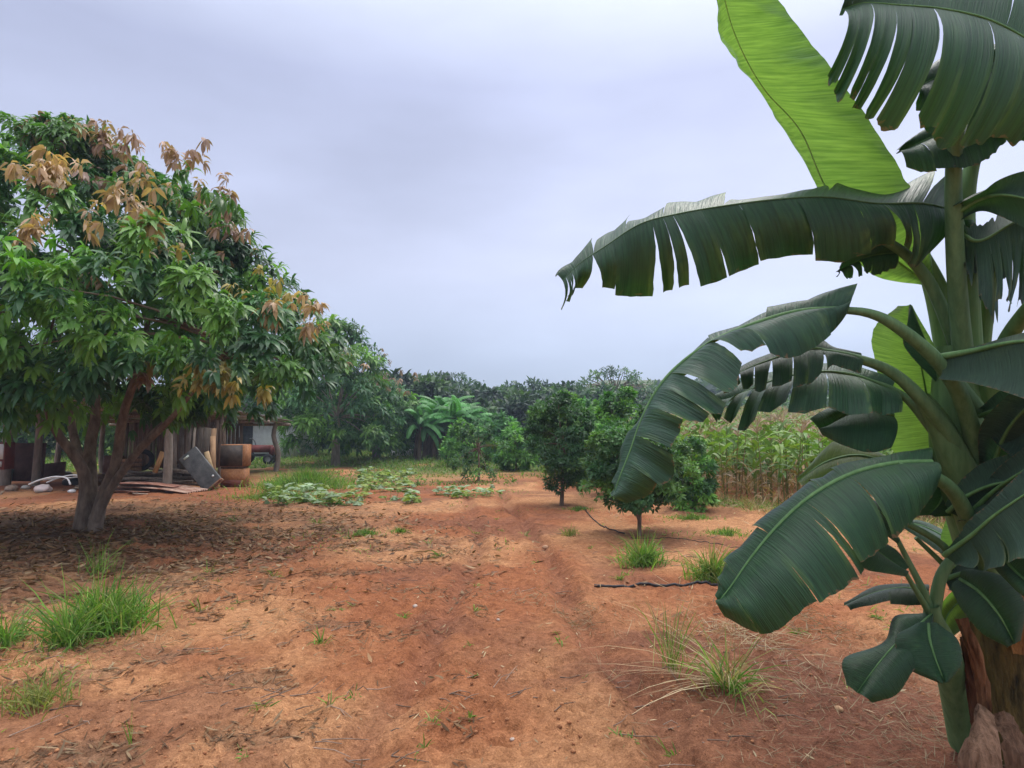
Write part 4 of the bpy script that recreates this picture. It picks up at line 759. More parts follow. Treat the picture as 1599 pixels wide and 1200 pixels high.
# ------------------------------------------------------------------ maize
MG = np.array([.10, .225, .035]); MY_ = np.array([.34, .34, .07]); MDRY = np.array([.34, .225, .11])
def maize_mesh(seed, dry):
    r = np.random.default_rng(seed); H = r.uniform(1.45, 1.8); mb = MB(); lean = r.uniform(-.08, .08, 2)
    pts = spline([(0, 0, -.05), (lean[0] * .4, lean[1] * .4, H * .5), (lean[0], lean[1], H)], 6)
    sc = MDRY * .8 if dry > .6 else (MG * .5 + MDRY * .4); mb.tube(pts, np.linspace(.016, .006, 6), 4, sc)
    n = 12; O = []; D = []; c = []; L = []; gr = []; az0 = r.uniform(0, 6.28)
    for i in range(n):
        f = .12 + .80 * i / (n - 1); a = az0 + math.pi * (i % 2) + r.uniform(-.5, .5); q = pts[0] + (pts[-1] - pts[0]) * f
        isdry = f < .25 + dry * .75 * r.uniform(.7, 1.2); el = r.uniform(.7, 1.15) if not isdry else r.uniform(-.2, .8)
        O.append(q); D.append((math.cos(a) * math.cos(el), math.sin(a) * math.cos(el), math.sin(el))); L.append(r.uniform(.5, .85) * (.75 if isdry else 1))
        c.append(MDRY * r.uniform(.6, 1.3) if isdry else (MG * (1 - r.uniform(0, .3)) + MY_ * r.uniform(0, .35)) * r.uniform(.8, 1.35)); gr.append(r.uniform(.5, 1.0) if not isdry else r.uniform(.9, 1.7))
    prof = np.array([(0, .55), (.2, .9), (.45, 1), (.72, .75), (1, .05)])
    D = unit(np.array(D)); N = np.array([0, 0, 1.]) + r.normal(0, .35, (n, 3))
    lf = leaf_arrays(np.array(O), D, N, np.array(L), np.array([.055 if q[0] > q[1] * 1.1 else .10 for q in c]), 0, np.array(c), prof, np.array(gr), .25)
    k = 9; Ot = np.repeat(pts[-1:], k, 0); a = r.uniform(0, 6.28, k); e = np.append(1.5, r.uniform(.7, 1.3, k - 1))
    tc_ = np.array([.40, .27, .20]) * r.uniform(.8, 1.15)
    ts = leaf_arrays(Ot, np.stack([np.cos(a) * np.cos(e), np.sin(a) * np.cos(e), np.sin(e)], 1), rng.normal(size=(k, 3)), r.uniform(.16, .3, k), .022, .0, np.tile(tc_, (k, 1)), PROF_R, .35)
    return (np.vstack(mb.V), np.vstack(mb.F), np.vstack(mb.c)), lf, ts
MZ = [maize_mesh(100 + i, [.05, .1, .2, .35, .15, .62, .5, .15][i]) for i in range(8)]
def make_maize(i):
    (sv, sf, sc), lf, ts = MZ[i]; o = build('maize_plant', sv, sf, M_fol, None, sc)
    a = build('leaves', lf[0], lf[1], M_fol, o, lf[2]); b = build('tassel', ts[0], ts[1], M_dry, o, ts[2]); return o, a, b
F0, F1 = np.array([3.7, 15.2]), np.array([8.6, 9.4])
pos = []
fn = np.array([-(F1 - F0)[1], (F1 - F0)[0]]); fn = fn / np.linalg.norm(fn)     # pointing away from the camera
if fn[1] < 0: fn = -fn
fd = unit(F1 - F0)
for row in range(46):
    for k in range(-60, 110):
        q = F0 + fn * row * .75 + fd * (k * .34) + rng.normal(0, .07, 2)
        if q[1] < 8.5 or q[1] > 44 or q[0] < 3.6 + .02 * q[1] or q[0] > .93 * q[1] + .5 or (rng.uniform() < (.3 if row > 12 else .05)): continue
        pos.append((q[0], q[1], row))
pos.sort(key=lambda p: math.hypot(p[0], p[1]) + (6 if p[0] > .80 * p[1] else 0))
protos = {}
MLAB = {'front': 'maize plant with dry lower leaves on the front edge of the field', 'in': 'green maize plant with pinkish tassel inside the near part of the field'}
nb_v = LB(); st_n = 0
for i, (x, y, row) in enumerate(pos):
    front = row <= 1
    v = int(rng.choice([5, 6, 3, 5, 2])) if front else int(rng.choice([0, 1, 2, 3, 4, 7, 0, 1]))
    z = gz(x, y); rz = rng.uniform(0, 6.28); s = rng.uniform(.88, 1.08)
    if i < 300:
        if v not in protos: protos[v] = make_maize(v); o, a, b = protos[v]
        else:
            o, a, b = [q.copy() for q in protos[v]]
            for q in (o, a, b): C.objects.link(q)
            a.parent = o; b.parent = o
        o.location = (x, y, z); o.rotation_euler = (rng.normal(0, .04), rng.normal(0, .04), rz); o.scale = (s, s, s)
        if front: tag(o, MLAB['front'], 'maize', 'front row maize plants')
        else: tag(o, MLAB['in'], 'maize', 'maize plants in the near part of the field')
    else:
        (sv, sf, sc), lf, ts = MZ[v]; ca, sa = math.cos(rz), math.sin(rz); R = np.array([[ca, -sa, 0], [sa, ca, 0], [0, 0, 1]])
        for (V, F, c) in ((sv, sf, sc), lf, ts): nb_v.add((V @ R.T * s + np.array([x, y, z]), F, c))
tag(nb_v.build('maize_field', M_fol), 'rest of the maize field stretching back to the slope', kind='stuff')

# ------------------------------------------------------------------ grass
GG = np.array([(.14, .29, .04), (.10, .22, .035), (.20, .34, .06), (.26, .30, .10)]); GY = np.array([(.26, .27, .08), (.20, .24, .06)]); ST = np.array([(.46, .35, .20), (.36, .26, .15), (.52, .42, .26)])
def blades(lb, x, y, h, wd, cols, spread=.35, grav=.35, z=None):
    n = len(x); z = gh_fine(x, y) if z is None else z
    D = rng.normal(0, spread, (n, 3)); D[:, 2] = 1; N = rng.normal(size=(n, 3)); N[:, 2] *= .3
    c = cols[rng.integers(0, len(cols), n)] * rng.uniform(.7, 1.3, (n, 1))
    lb.add(leaf_arrays(np.stack([x, y, z - .01], 1), D, N, h * rng.uniform(.5, 1.15, n), wd * rng.uniform(.7, 1.2, n), 0, c, PROF_G, grav * rng.uniform(.3, 1.8, n)))
def tuft(px, py, rx, ry, n, h, wd, cols, label, group=None, spread=.3, grav=.4, extra=None):
    x0, y0 = G(px, py); z0 = gz(x0, y0); a = rng.uniform(0, 6.28, n); q = np.abs(rng.normal(0, .55, n)) * (.75 + .5 * vnoise(a * 1.6, a * 0 + px, 7))
    x = rx * q * np.cos(a); y = ry * q * np.sin(a); z = gh_fine(x + x0, y + y0) - z0; lb = LB()
    blades(lb, x, y, h * (1 - .4 * np.minimum(q, 1.3)) * (.55 + .9 * vnoise(x * 9 + px, y * 9, 3)), wd, cols, spread * 1.35, grav, z)
    if extra:
        m, hh, w2, c2, g2 = extra; x = rng.normal(0, rx * .4, m); y = rng.normal(0, ry * .4, m); blades(lb, x, y, np.full(m, hh), w2, c2, spread * 1.4, g2, np.zeros(m))
    o = lb.build('grass_tuft', M_grass); o.location = (x0, y0, z0); return tag(o, label, 'grass tuft', group)
tuft(168, 985, .34, .26, 900, .62, .011, GG, 'largest bright green grass tuft, lower left in front of the mango tree')
tuft(105, 1012, .16, .16, 170, .45, .010, GG, 'bright green grass tuft touching the left side of the largest one')
tuft(12, 1010, .14, .2, 130, .42, .010, GG, 'green grass tuft at the left edge of the photo')
tuft(55, 1100, .3, .25, 200, .26, .009, GY, 'sparse yellowish grass tuft in the lower left corner')
tuft(150, 890, .25, .15, 60, .55, .008, GG, 'thin tall grass just behind the largest green tuft', grav=.2)
tuft(1005, 880, .26, .22, 420, .42, .012, GG, 'bright green grass tuft at the foot of the forked citrus tree')
tuft(1112, 905, .25, .25, 380, .42, .012, np.vstack([GG, GY]), 'yellow green grass tuft right of the forked citrus tree')
tuft(1135, 836, .45, .3, 420, .14, .012, GG, 'low grass patch before the maize, nearer the banana leaf')
tuft(1080, 812, .6, .3, 420, .14, .012, GG, 'low grass patch right behind the forked citrus tree')
tuft(890, 838, .14, .14, 100, .25, .009, GY, 'thin dry grass tuft left of the forked citrus tree')
tuft(905, 797, .35, .3, 260, .12, .012, GG, 'low grass under the round citrus tree')
tuft(565, 836, .34, .24, 420, .13, .011, GG, 'low green grass clump on bare earth right of the mango tree')
tuft(625, 832, .26, .2, 170, .10, .011, GG, 'smaller low green clump beside the grass clump right of the mango tree')
tuft(478, 762, 1.3, 1.1, 3400, .62, .018, GG, 'big bright green grass patch left of the pumpkin vine')
tuft(425, 778, 1.4, .7, 1000, .26, .014, np.vstack([GG, GY]), 'low green grass in front of the open shed post')
tuft(1052, 1050, .13, .13, 60, .75, .007, np.vstack([GG, ST]), 'tall thin grass left of the seeding grass clump by the bare red hollow', grav=.25, spread=.2)
tuft(1135, 1085, .14, .12, 110, .55, .009, np.vstack([GG, ST, GY]), 'upright grass clump with a seeding stem and straw, before the banana plant', grav=.5, spread=.35)
tuft(205, 1165, .03, .03, 6, .30, .006, GG, 'single thin green grass stem at the bottom left', grav=.1, spread=.12)
for i, (px, py, n, h) in enumerate([(685, 868, 24, .18), (741, 832, 18, .2), (520, 922, 20, .12), (526, 952, 16, .12), (428, 898, 16, .2), (632, 962, 26, .13), (742, 955, 12, .14), (551, 1088, 16, .10), (692, 1115, 18, .10), (735, 1130, 22, .11), (500, 1003, 18, .12), (820, 838, 14, .15),
        (312, 955, 16, .14), (370, 1075, 10, .08), (383, 1190, 14, .12), (780, 830, 12, .14), (268, 835, 16, .16), (495, 815, 26, .2), (365, 812, 20, .2), (838, 880, 10, .1), (742, 915, 10, .14), (968, 905, 30, .14), (1245, 985, 26, .2), (1370, 965, 40, .12), (1395, 985, 26, .14), (735, 1010, 7, .14), (1325, 1080, 9, .14), (640, 1190, 10, .05), (300, 905, 14, .1), (205, 850, 20, .1)]):
    tuft(px, py, .05, .05, n, h, .009, np.vstack([GG, GY]), 'tiny grass sprout on the bare red earth', 'tiny grass sprouts on the bare earth', .6, .5)
g_ = np.random.default_rng(77)
for i in range(34):
    px = g_.uniform(300, 1090); py = g_.uniform(800, 1180) if i % 3 else g_.uniform(800, 900)
    tuft(px, py, .05, .05, int(g_.integers(8, 20)), g_.uniform(.06, .17), .008, np.vstack([GG, GY]), 'tiny grass sprout on the bare red earth', 'tiny grass sprouts on the bare earth', .6, .6)
# low growth that nobody could count
lb = LB()
n = 60000; y = rng.uniform(18, 56, n) ; x = rng.uniform(-1, 1, n) * (y * .95)
keep = (fbm(x * .45, y * .45, 3, 161) + .30 * sst(19, 27, y) > .54) & ~((x > 3.4) & (y < 45)) & ~((x < -8.8) & (x > -16) & (y < 26)); x, y = x[keep], y[keep]
blades(lb, x, y, .16 + .22 * sst(20, 34, y), .035, np.vstack([GG * .9, GG * .9, GY * .8]), .5, .5)
n = 9000; x = rng.uniform(-7, 3.4, n); y = rng.uniform(8, 20, n); keep = fbm(x * .8, y * .8, 3, 171) + .10 * sst(12, 19, y) > .66; x, y = x[keep], y[keep]
blades(lb, x, y, .09, .012, np.vstack([GG, GY]), .6, .6)
n = 2600; x = rng.normal(-3.9, .5, n); y = rng.normal(4.2, .8, n); blades(lb, x, y, .09, .007, np.vstack([GY, ST, GG]), .8, .6)
n = 5000; t_ = rng.uniform(-.1, 1.1, n); x = F0[0] + (F1 - F0)[0] * t_ + rng.normal(-.25, .35, n); y = F0[1] + (F1 - F0)[1] * t_ + rng.normal(-.3, .35, n); blades(lb, x, y, .3, .014, np.vstack([ST, GY, ST, GG]), .6, .7)
n = 1500; x = rng.uniform(2.0, 6.5, n); y = rng.uniform(5.2, 11.5, n); keep = fbm(x * 1.2, y * 1.2, 2, 175) > .58; x, y = x[keep], y[keep]; blades(lb, x, y, .14, .010, np.vstack([GG, GY, GY]), .6, .6)
tag(lb.build('grass', M_grass), 'low green ground cover across the far yard and scattered blades', kind='stuff')
# straw: bent dead stems by the banana, blown left
lb = LB()
n = 34; x0, y0 = G(1150, 1075); O = np.stack([x0 + rng.normal(0, .06, n), y0 + rng.normal(0, .05, n), np.full(n, gz(x0, y0))], 1)
D = np.stack([rng.uniform(-1.0, -.3, n), rng.uniform(-.25, .45, n), rng.uniform(.12, .5, n)], 1)
lb.add(leaf_arrays(O, D, np.array([0, 0, 1.]) + rng.normal(0, .2, (n, 3)), rng.uniform(.3, 1.3, n), .0055, 0, ST[rng.integers(0, 3, n)] * 1.1, np.array([(0, 1), (.25, 1), (.5, 1), (.75, .8), (1, .2)]), rng.uniform(.15, .42, n)))
o = lb.build('dry_grass_clump', M_dry); tag(o, 'bent straw coloured grass stems reaching left over the bare red earth', 'dry grass')
lb = LB()
def litter(n, xf, L, W, cols, lift=.012, tilt=.35):
    x, y = xf; n = len(x); z = gh_fine(x, y) + lift * rng.uniform(.2, 1, n); a = rng.uniform(0, 6.28, n)
    D = np.stack([np.cos(a), np.sin(a), rng.normal(0, tilt * .5, n)], 1); N = np.array([0, 0, 1.]) + rng.normal(0, tilt, (n, 3))
    lb.add(leaf_arrays(np.stack([x, y, z], 1), D, N, L * rng.uniform(.5, 1.2, n), W * rng.uniform(.6, 1.2, n), rng.uniform(-.3, .2, n), cols[rng.integers(0, len(cols), n)] * rng.uniform(.7, 1.3, (n, 1)), PROF, 0))
n = 1900; x = rng.normal(2.1, .8, n); y = rng.normal(4.6, 1.1, n); k = (fbm(x * 1.6, y * 1.6, 3, 181) > .47) & (x > .6) & (x < 5); litter(0, (x[k], y[k]), .18, .0045, ST * .62, .03, .35)
n = 2600; x = rng.normal(2.5, .7, n); y = rng.normal(3.2, .6, n); k = y > 1.5; litter(0, (x[k], y[k]), .14, .004, ST * .5, .02, .3)
for px, py, m in [(830, 935, 90), (900, 960, 110), (930, 975, 80), (560, 1010, 50), (380, 985, 60), (470, 960, 50), (250, 1010, 60), (1245, 960, 160), (1290, 985, 160)]:
    a_, b_ = G(px, py); litter(0, (rng.normal(a_, .14, m), rng.normal(b_, .14, m)), .12, .005, ST * .55, .05, .9)
n = 500; x = rng.normal(1.9, .25, n); y = rng.normal(5.1, .25, n); litter(0, (x, y), .2, .005, ST * .9, .05, .5)
n = 1700; x = rng.uniform(1.6, 8, n); y = rng.uniform(6, 12.5, n); k = fbm(x * 1.2, y * 1.2, 3, 182) > .52; litter(0, (x[k], y[k]), .22, .010, ST * .8, .02, .3)
tag(lb.build('straw_litter', M_dry), 'scattered straw and dead grass round the banana plant', kind='stuff')
# mango leaf litter
lb = LB()
LC = np.array([(.20, .13, .09), (.27, .18, .12), (.14, .09, .065), (.32, .25, .19), (.24, .12, .07)]) * np.array([1.0, .88, .66])
n = 15000; x = rng.normal(-6.9, 2.6, n); y = rng.normal(9.4, 2.1, n); k = (y > 4.5) & (fbm(x * .9, y * .9, 4, 131) + .25 * np.exp(-((x + 7) ** 2 + (y - 9.5) ** 2) / 9) > .44); litter(0, (x[k], y[k]), .16, .04, LC, .02)
n = 34000; x = rng.uniform(-7, .4, n); y = 1.6 + rng.uniform(0, 1, n) ** 1.2 * 9; k = (fbm(x * 1.5 + y * .6, y * 3.5 - x * .7, 5, 141) > .565) & (x < -.2) & (rng.uniform(0, 1, n) < .8); litter(0, (x[k], y[k]), .10, .015, LC * .8, .012, .35)
n = 1500; x = rng.uniform(-5, 4, n); y = rng.uniform(1.5, 9, n); litter(0, (x, y), .07, .012, np.vstack([LC, ST]), .01, .3)
tag(lb.build('leaf_litter', M_dry), 'dead mango leaves and debris scattered on the red earth', kind='stuff')
# clods, grit and twigs
def blob(mb, c, r, sd, col, sq=.65):
    g = np.random.default_rng(sd); a = []
    for i, ph in enumerate(np.linspace(-1.35, 1.35, 4)):
        for th in np.arange(6) / 6 * 6.283: a.append((math.cos(ph) * math.cos(th), math.cos(ph) * math.sin(th), math.sin(ph) * sq))
    V = np.array(a) * r * g.uniform(.75, 1.2, (24, 1)) + c; F = [[i * 6 + j, i * 6 + (j + 1) % 6, (i + 1) * 6 + (j + 1) % 6, (i + 1) * 6 + j] for i in range(3) for j in range(6)]
    mb.add(V, F, col); mb.add(V[18:24], [[0, 1, 2, 3], [0, 3, 4, 5]], col)
mb = MB(); n = 15000; yy = 1.5 + rng.uniform(0, 1, n) ** 1.7 * 9; xx = rng.uniform(-1, 1, n) * (yy * .9 + .3); dn = fbm(xx * 1.3, yy * 1.3, 3, 191); k = dn > .47; xx, yy = xx[k], yy[k]; zz = gh_fine(xx, yy); rr = .0025 + .013 * rng.uniform(0, 1, len(xx)) ** 5
for i in range(len(xx)):
    blob(mb, np.array([xx[i], yy[i], zz[i] + rr[i] * .2]), rr[i], i, np.array([1, 1, 1]) * rng.uniform(.7, 1.15))
tag(mb.build('soil_crumbs', M_soilclod, smooth=True), 'crumbs and small clods of red earth', kind='stuff')
mb = MB(); n = 700
for i in range(n):
    y_ = 1.6 + rng.uniform() ** 1.4 * 8; x_ = rng.uniform(-1, .55) * (y_ * .85)
    if vnoise(np.array([x_ * 1.4]), np.array([y_ * 2]), 195)[0] < .5: continue
    a = rng.normal(.25, .6); L_ = rng.uniform(.05, .26); z_ = gz(x_, y_) + .006; p0 = np.array([x_, y_, z_]); p1 = p0 + np.array([math.cos(a), math.sin(a), rng.normal(0, .08)]) * L_
    pm = (p0 + p1) / 2 + rng.normal(0, .012, 3); mb.tube([p0, pm, p1], [.004, .003, .002], 4, np.array([1, .9, .85]) * rng.uniform(.4, 1.1))
tag(mb.build('twigs', M_wood), 'dead twigs scattered over the bare ground', kind='stuff')
for px, py, s, lab in [(562, 940 + 12, 0, None)]: pass
def stone(px, py, r, label, sd, group=None, col=(1, 1, 1)):
    p = GP(px, py); mb = MB(); blob(mb, np.array([0, 0, r * .35]), r, sd, np.array(col), .6); o = mb.build('stone', M_stone, smooth=True); o.location = p; tag(o, label, 'stone', group)
stone(648, 947, .028, 'pale stone beside a grass sprout in the middle of the bare earth', 1, None, (1.3, 1.3, 1.3))
stone(800, 1145, .016, 'small round pale stone at the bottom centre', 2, None, (1.4, 1.4, 1.4))
stone(778, 968, .018, 'small pale stone below the dry weeds in the middle', 3, None, (1.2, 1.2, 1.2))
stone(1310, 1115, .028, 'tan stone on dark earth left of the young banana shoot', 4, None, (1.2, .9, .6))
stone(852, 850, .05, 'pale stone lying on the sandy track', 5, None, (1.3, 1.0, .75))
stone(865, 1085, .012, 'tiny pale stone right of the bottom centre sprouts', 6, None, (1.3, 1.2, 1.1))

# ------------------------------------------------------------------ pumpkin vines
def vine(px0, px1, py0, py1, n, label, seed, R=.13, yel=.3):
    r = np.random.default_rng(seed); x0, y0 = G((px0 + px1) / 2, (py0 + py1) / 2); z0 = gz(x0, y0); root = thing('pumpkin_vine', label, 'vine', (x0, y0, z0), 'pumpkin vines on the bare earth'); lb = LB(); mb = MB(); last = None; O = []; c = []
    for i in range(n):
        px = r.uniform(px0, px1); py = r.uniform(py0, py1); x, y = G(px, py); z = gz(x, y); h = r.uniform(.08, .26); p = np.array([x - x0, y - y0, z - z0])
        q = p + np.array([r.normal(0, .05), r.normal(0, .05), h]); mb.tube([p, (p + q) / 2 + r.normal(0, .02, 3), q], [.006, .005, .004], 4, (1.2, 1.6, .7))
        O.append(q); c.append(np.array([.32, .42, .26]) * r.uniform(.8, 1.3) if r.uniform() > yel else np.array([.28, .36, .08]) * r.uniform(.7, 1.2))
        if last is not None and r.uniform() < .5: mb.tube([last, (last + p) / 2 + np.array([0, 0, .04]), p], .006, 4, (1.1, 1.4, .6))
        last = p
    O = np.array(O); c = np.array(c); k = 7
    # each leaf: seven lobes fanned round the stalk top
    A = np.tile(np.arange(k) / k * 6.283, len(O)); tilt = np.repeat(r.normal(0, .35, (len(O), 2)), k, 0)
    D = np.stack([np.cos(A), np.sin(A), -.12 - np.cos(A) * tilt[:, 0] - np.sin(A) * tilt[:, 1]], 1)
    lb.add(leaf_arrays(np.repeat(O, k, 0), D, np.tile([0, 0, 1.], (len(A), 1)), R * np.repeat(r.uniform(.6, 1.2, len(O)), k), R * .95, .25, np.repeat(c, k, 0), np.array([(0, .12), (.5, .85), (.85, 1.0), (1, .5)])))
    lb.build('leaves', M_grass, root); mb.build('stem', M_stalk, root)
vine(420, 575, 768, 790, 75, 'pumpkin vine with pale round leaves, the nearest strand, right of the big grass patch', 1)
vine(555, 655, 752, 768, 38, 'pumpkin vine strand left of the sandy track with yellowing leaves', 2, yel=.6)
vine(560, 645, 738, 752, 55, 'taller pumpkin vine heap behind the nearest strand', 3, yel=.5)
vine(600, 650, 775, 788, 16, 'small pumpkin vine strand ending among grass', 4)
vine(680, 785, 770, 779, 38, 'thin pumpkin vine strand before the small open citrus tree', 5, .11)

# ------------------------------------------------------------------ black hoses
def hose(pts, r, label, mat=M_black):
    q = [GP(*p) for p in pts]; q = spline(np.array(q), 40); q[:, 2] = gh_fine(q[:, 0], q[:, 1]) + r; o0 = q[0].copy(); mb = MB(); mb.tube(q - o0, r, 8); o = mb.build('irrigation_hose', mat, None, True); o.location = o0; tag(o, label, 'hose')
hose([(928, 918), (985, 918), (1050, 916), (1120, 914), (1200, 912)], .014, 'thick black hose lying across the bare earth before the yellow green grass')
hose([(912, 795), (925, 812), (950, 828), (975, 834)], .010, 'dark curved hose between the two dark citrus trees')
hose([(985, 838), (1060, 842), (1110, 852), (1200, 858)], .005, 'thin black hose running right from the forked citrus tree')

# ------------------------------------------------------------------ open shed
def part(mb, name, mat, parent, **k): return mb.build(name, mat, parent, **k)
SX0, SX1, SY0, SY1 = -15.6, -9.1, 16.4, 24.6
def roofz(y): return 2.34 - .05 * (y - 16.2)
sh = thing('open_shed', 'open timber shed with a low sheet roof on crooked posts behind the mango tree', 'shed', (-12.3, 20, 0)); off = np.array([-12.3, 20, 0.])
def post(x, y, h, r, crook=.05, sd=0, mat=M_barkp):
    g = np.random.default_rng(sd); mb = MB(); z = gz(x, y); mb.tube(spline([(x - off[0], y - off[1], z - .1), (x - off[0] + g.normal(0, crook), y - off[1], z + h * .35), (x - off[0] + g.normal(0, crook), y - off[1], z + h * .7), (x - off[0] + g.normal(0, .02), y - off[1], h)], 10), np.linspace(r * 1.1, r * .85, 10), 8); mb.build('post', mat, sh, True)
px_ = lambda px, d: (px - CX) / FPX * d
post(px_(62, 18), 18, 2.25, .10, .04, 1); post(px_(266, 16.5), 16.5, 2.33, .11, .02, 2); post(px_(433, 24), 24, 1.98, .10, .045, 3); post(px_(325, 20), 20, 2.2, .09, .06, 4); post(px_(348, 19.2), 19.2, 2.2, .07, .03, 5)
post(px_(92, 21), 21, 2.1, .09, .05, 6); post(px_(15, 18), 18, 2.25, .13, .03, 7); post(px_(165, 23), 23, 2.0, .09, .05, 8); post(px_(310, 23), 23, 2.0, .08, .05, 9)
mb = MB()
def corr(mb, x0, x1, y0, y1, zf, amp=.014, wl=.076, c=(1, 1, 1), th=.004, n=None):
    n = int((x1 - x0) / wl * 6); xs = np.linspace(x0, x1, n); ys = np.linspace(y0, y1, 4); X, Y = np.meshgrid(xs, ys); Z = zf(Y) + amp * np.sin(X / wl * 6.283); V = np.stack([X, Y, Z], -1).reshape(-1, 3)
    j = np.arange(4 * n).reshape(4, n); F = np.stack([j[:-1, :-1], j[:-1, 1:], j[1:, 1:], j[1:, :-1]], -1).reshape(-1, 4); mb.add(V, F, c)
    V2 = V.copy(); V2[:, 2] -= th; mb.add(V2, F[:, ::-1], c)
for i in range(8):
    x0 = SX0 - .2 + i * .86 - off[0]
    for (a, b, dz) in ((15.9, 19.0, .03), (18.85, 22.0, .015), (21.85, 24.9, 0)):
        g = rng.uniform(.7, 1.2); e = rng.uniform(-.08, .08); corr(mb, x0, x0 + .9, a + e - off[1], b + e - off[1], lambda Y, dz=dz: roofz(Y + off[1]) + dz + .05 + (i % 2) * .012, c=(1.7 * g, 1.7 * g * rng.uniform(.9, 1), 1.7 * g * rng.uniform(.88, 1)))
part(mb, 'roof', M_metal, sh)
mb = MB()
for x in np.linspace(SX0, SX1, 5): mb.tube([(x - off[0], 15.9 - off[1], roofz(15.9) - .045), (x - off[0], 24.8 - off[1], roofz(24.8) - .045)], .04, 8)
for y in (16.45, 19.2, 22, 24.1): mb.tube([(SX0 - .3 - off[0], y - off[1], roofz(y) - .13), (SX1 + .35 - off[0], y - off[1], roofz(y) - .13)], .05, 8)
part(mb, 'rafters', M_wood, sh, smooth=True)
mb = MB()
for k in range(30):      # rear and side boarding with gaps
    x = px_(200, 23.2) + k * .15; g = rng.uniform(.4, .9)
    mb = MB(); mb.box((x - off[0], 23.2 - off[1], 1.0 + rng.uniform(-.05, .05)), (.125, .025, 1.75 + rng.uniform(-.1, .1)), c=(g, g, g)); mb.build('board', M_wood, sh)
for k in range(22):
    x = px_(205, 18.6) + k * .13; g = rng.uniform(.35, .8)
    if k in (4, 5, 11, 16): continue
    mb = MB(); mb.box((x - off[0], 18.9 - off[1], 1.15), (.11, .022, 1.5 + rng.uniform(-.25, .15)), R=Euler((0, rng.normal(0, .03), 0)).to_matrix(), c=(g, g * .9, g * .82)); mb.build('board', M_wood, sh)
for k, (a, g) in enumerate([(276, 1.2), (286, .5), (298, .9), (303, 1.5), (312, .45), (322, .6)]):
    mb = MB(); mb.box((px_(a, 17.6) - off[0], 17.6 - off[1], .95), (.10 + .05 * (k % 3), .03, 1.5), R=Euler((0, .03 * k - .06, 0)).to_matrix(), c=(g, g, g)); mb.build('board', M_barkp, sh)

def slab(name, cat, label, size, px, py, d, rot, mat, col=(1, 1, 1), z=None, extra=None, group=None, bev=.012):
    """a panel or box with bevelled edges; base at the ground under the pixel"""
    p = P(px, py, d); mb = MB(); mb.box((0, 0, 0), size, c=col); o = mb.build(name, mat); md = o.modifiers.new('bevel', 'BEVEL'); md.width = bev; md.segments = 2
    o.location = p; o.rotation_euler = rot; tag(o, label, cat, group); return o
R_ = math.radians
dr_ = slab('cabinet_door', 'cabinet door', 'dark grey metal door leaning against the shed, in front of its post', (.54, .12, 1.22), 313, 733, 16.6, (R_(-18), R_(-42), R_(12)), M_darkp, (1.9, 1.9, 1.8))
mb = MB(); mb.box((-.08, -.07, .5), (.16, .02, .05), c=(.8, .9, .8)); mb.box((.16, -.07, -.42), (.05, .03, .05)); mb.build('hinge', M_white, dr_)
mb = MB(); mb.box((0, 0, -.63), (.56, .14, .05), c=(.9, .7, .5)); mb.build('edge_strip', M_rust, dr_)
cb = thing('old_cabinet', 'old orange cabinet with a blackened front beside the shed, its lower box rusty', 'cabinet', (*P(367, 755, 17.6)[:2], gz(*P(367, 755, 17.6)[:2])))
cb.rotation_euler = (0, 0, .04)
mb = MB(); mb.box((0, 0, .27), (.62, .5, .52)); mb.build('lower_box', M_orange, cb)
mb = MB(); mb.box((-.02, 0, .57), (.60, .48, .05), c=(.5, .4, .3)); mb.build('shelf', M_wood, cb)
mb = MB(); mb.box((.0, 0, .915), (.68, .5, .62)); mb.build('upper_box', M_orange, cb)
mb = MB(); mb.box((-.02, -.262, .915), (.62, .02, .59), c=(1.5, 1.15, .9)); mb.build('door', M_darkp, cb)
mb = MB(); mb.box((.0, -.262, .12), (.60, .02, .2), c=(.55, .22, .16)); mb.build('rusty_strip', M_rust, cb)
# corrugated sheets lying in a heap
for i, (px, py, w_, l_, rz, c, lab) in enumerate([(235, 757, 2.3, .95, .04, (1.3, 1.1, 1.0), 'rust streaked corrugated sheet lying lowest in the heap before the shed'), (255, 748, 2.0, .9, -.10, (1.5, 1.35, 1.25), 'pale corrugated sheet lying across the others before the shed'), (228, 750, 1.7, .8, .16, (1.1, .75, .65), 'reddest corrugated sheet in the heap before the shed')]):
    p = P(px, py, 16.0); mb = MB(); corr(mb, -l_ / 2, l_ / 2, -w_ / 2, w_ / 2, lambda Y: -.10 * (Y / w_) ** 2 * 2 + 0 * Y, .02, .1, c); o = mb.build('corrugated_sheet', M_rust, None, True)
    o.location = (p[0], p[1], gz(p[0], p[1]) + .07 + .075 * i); o.rotation_euler = (.06, .05 * (i - 1), rz + 1.55); tag(o, lab, 'metal sheet', 'corrugated sheets before the shed')
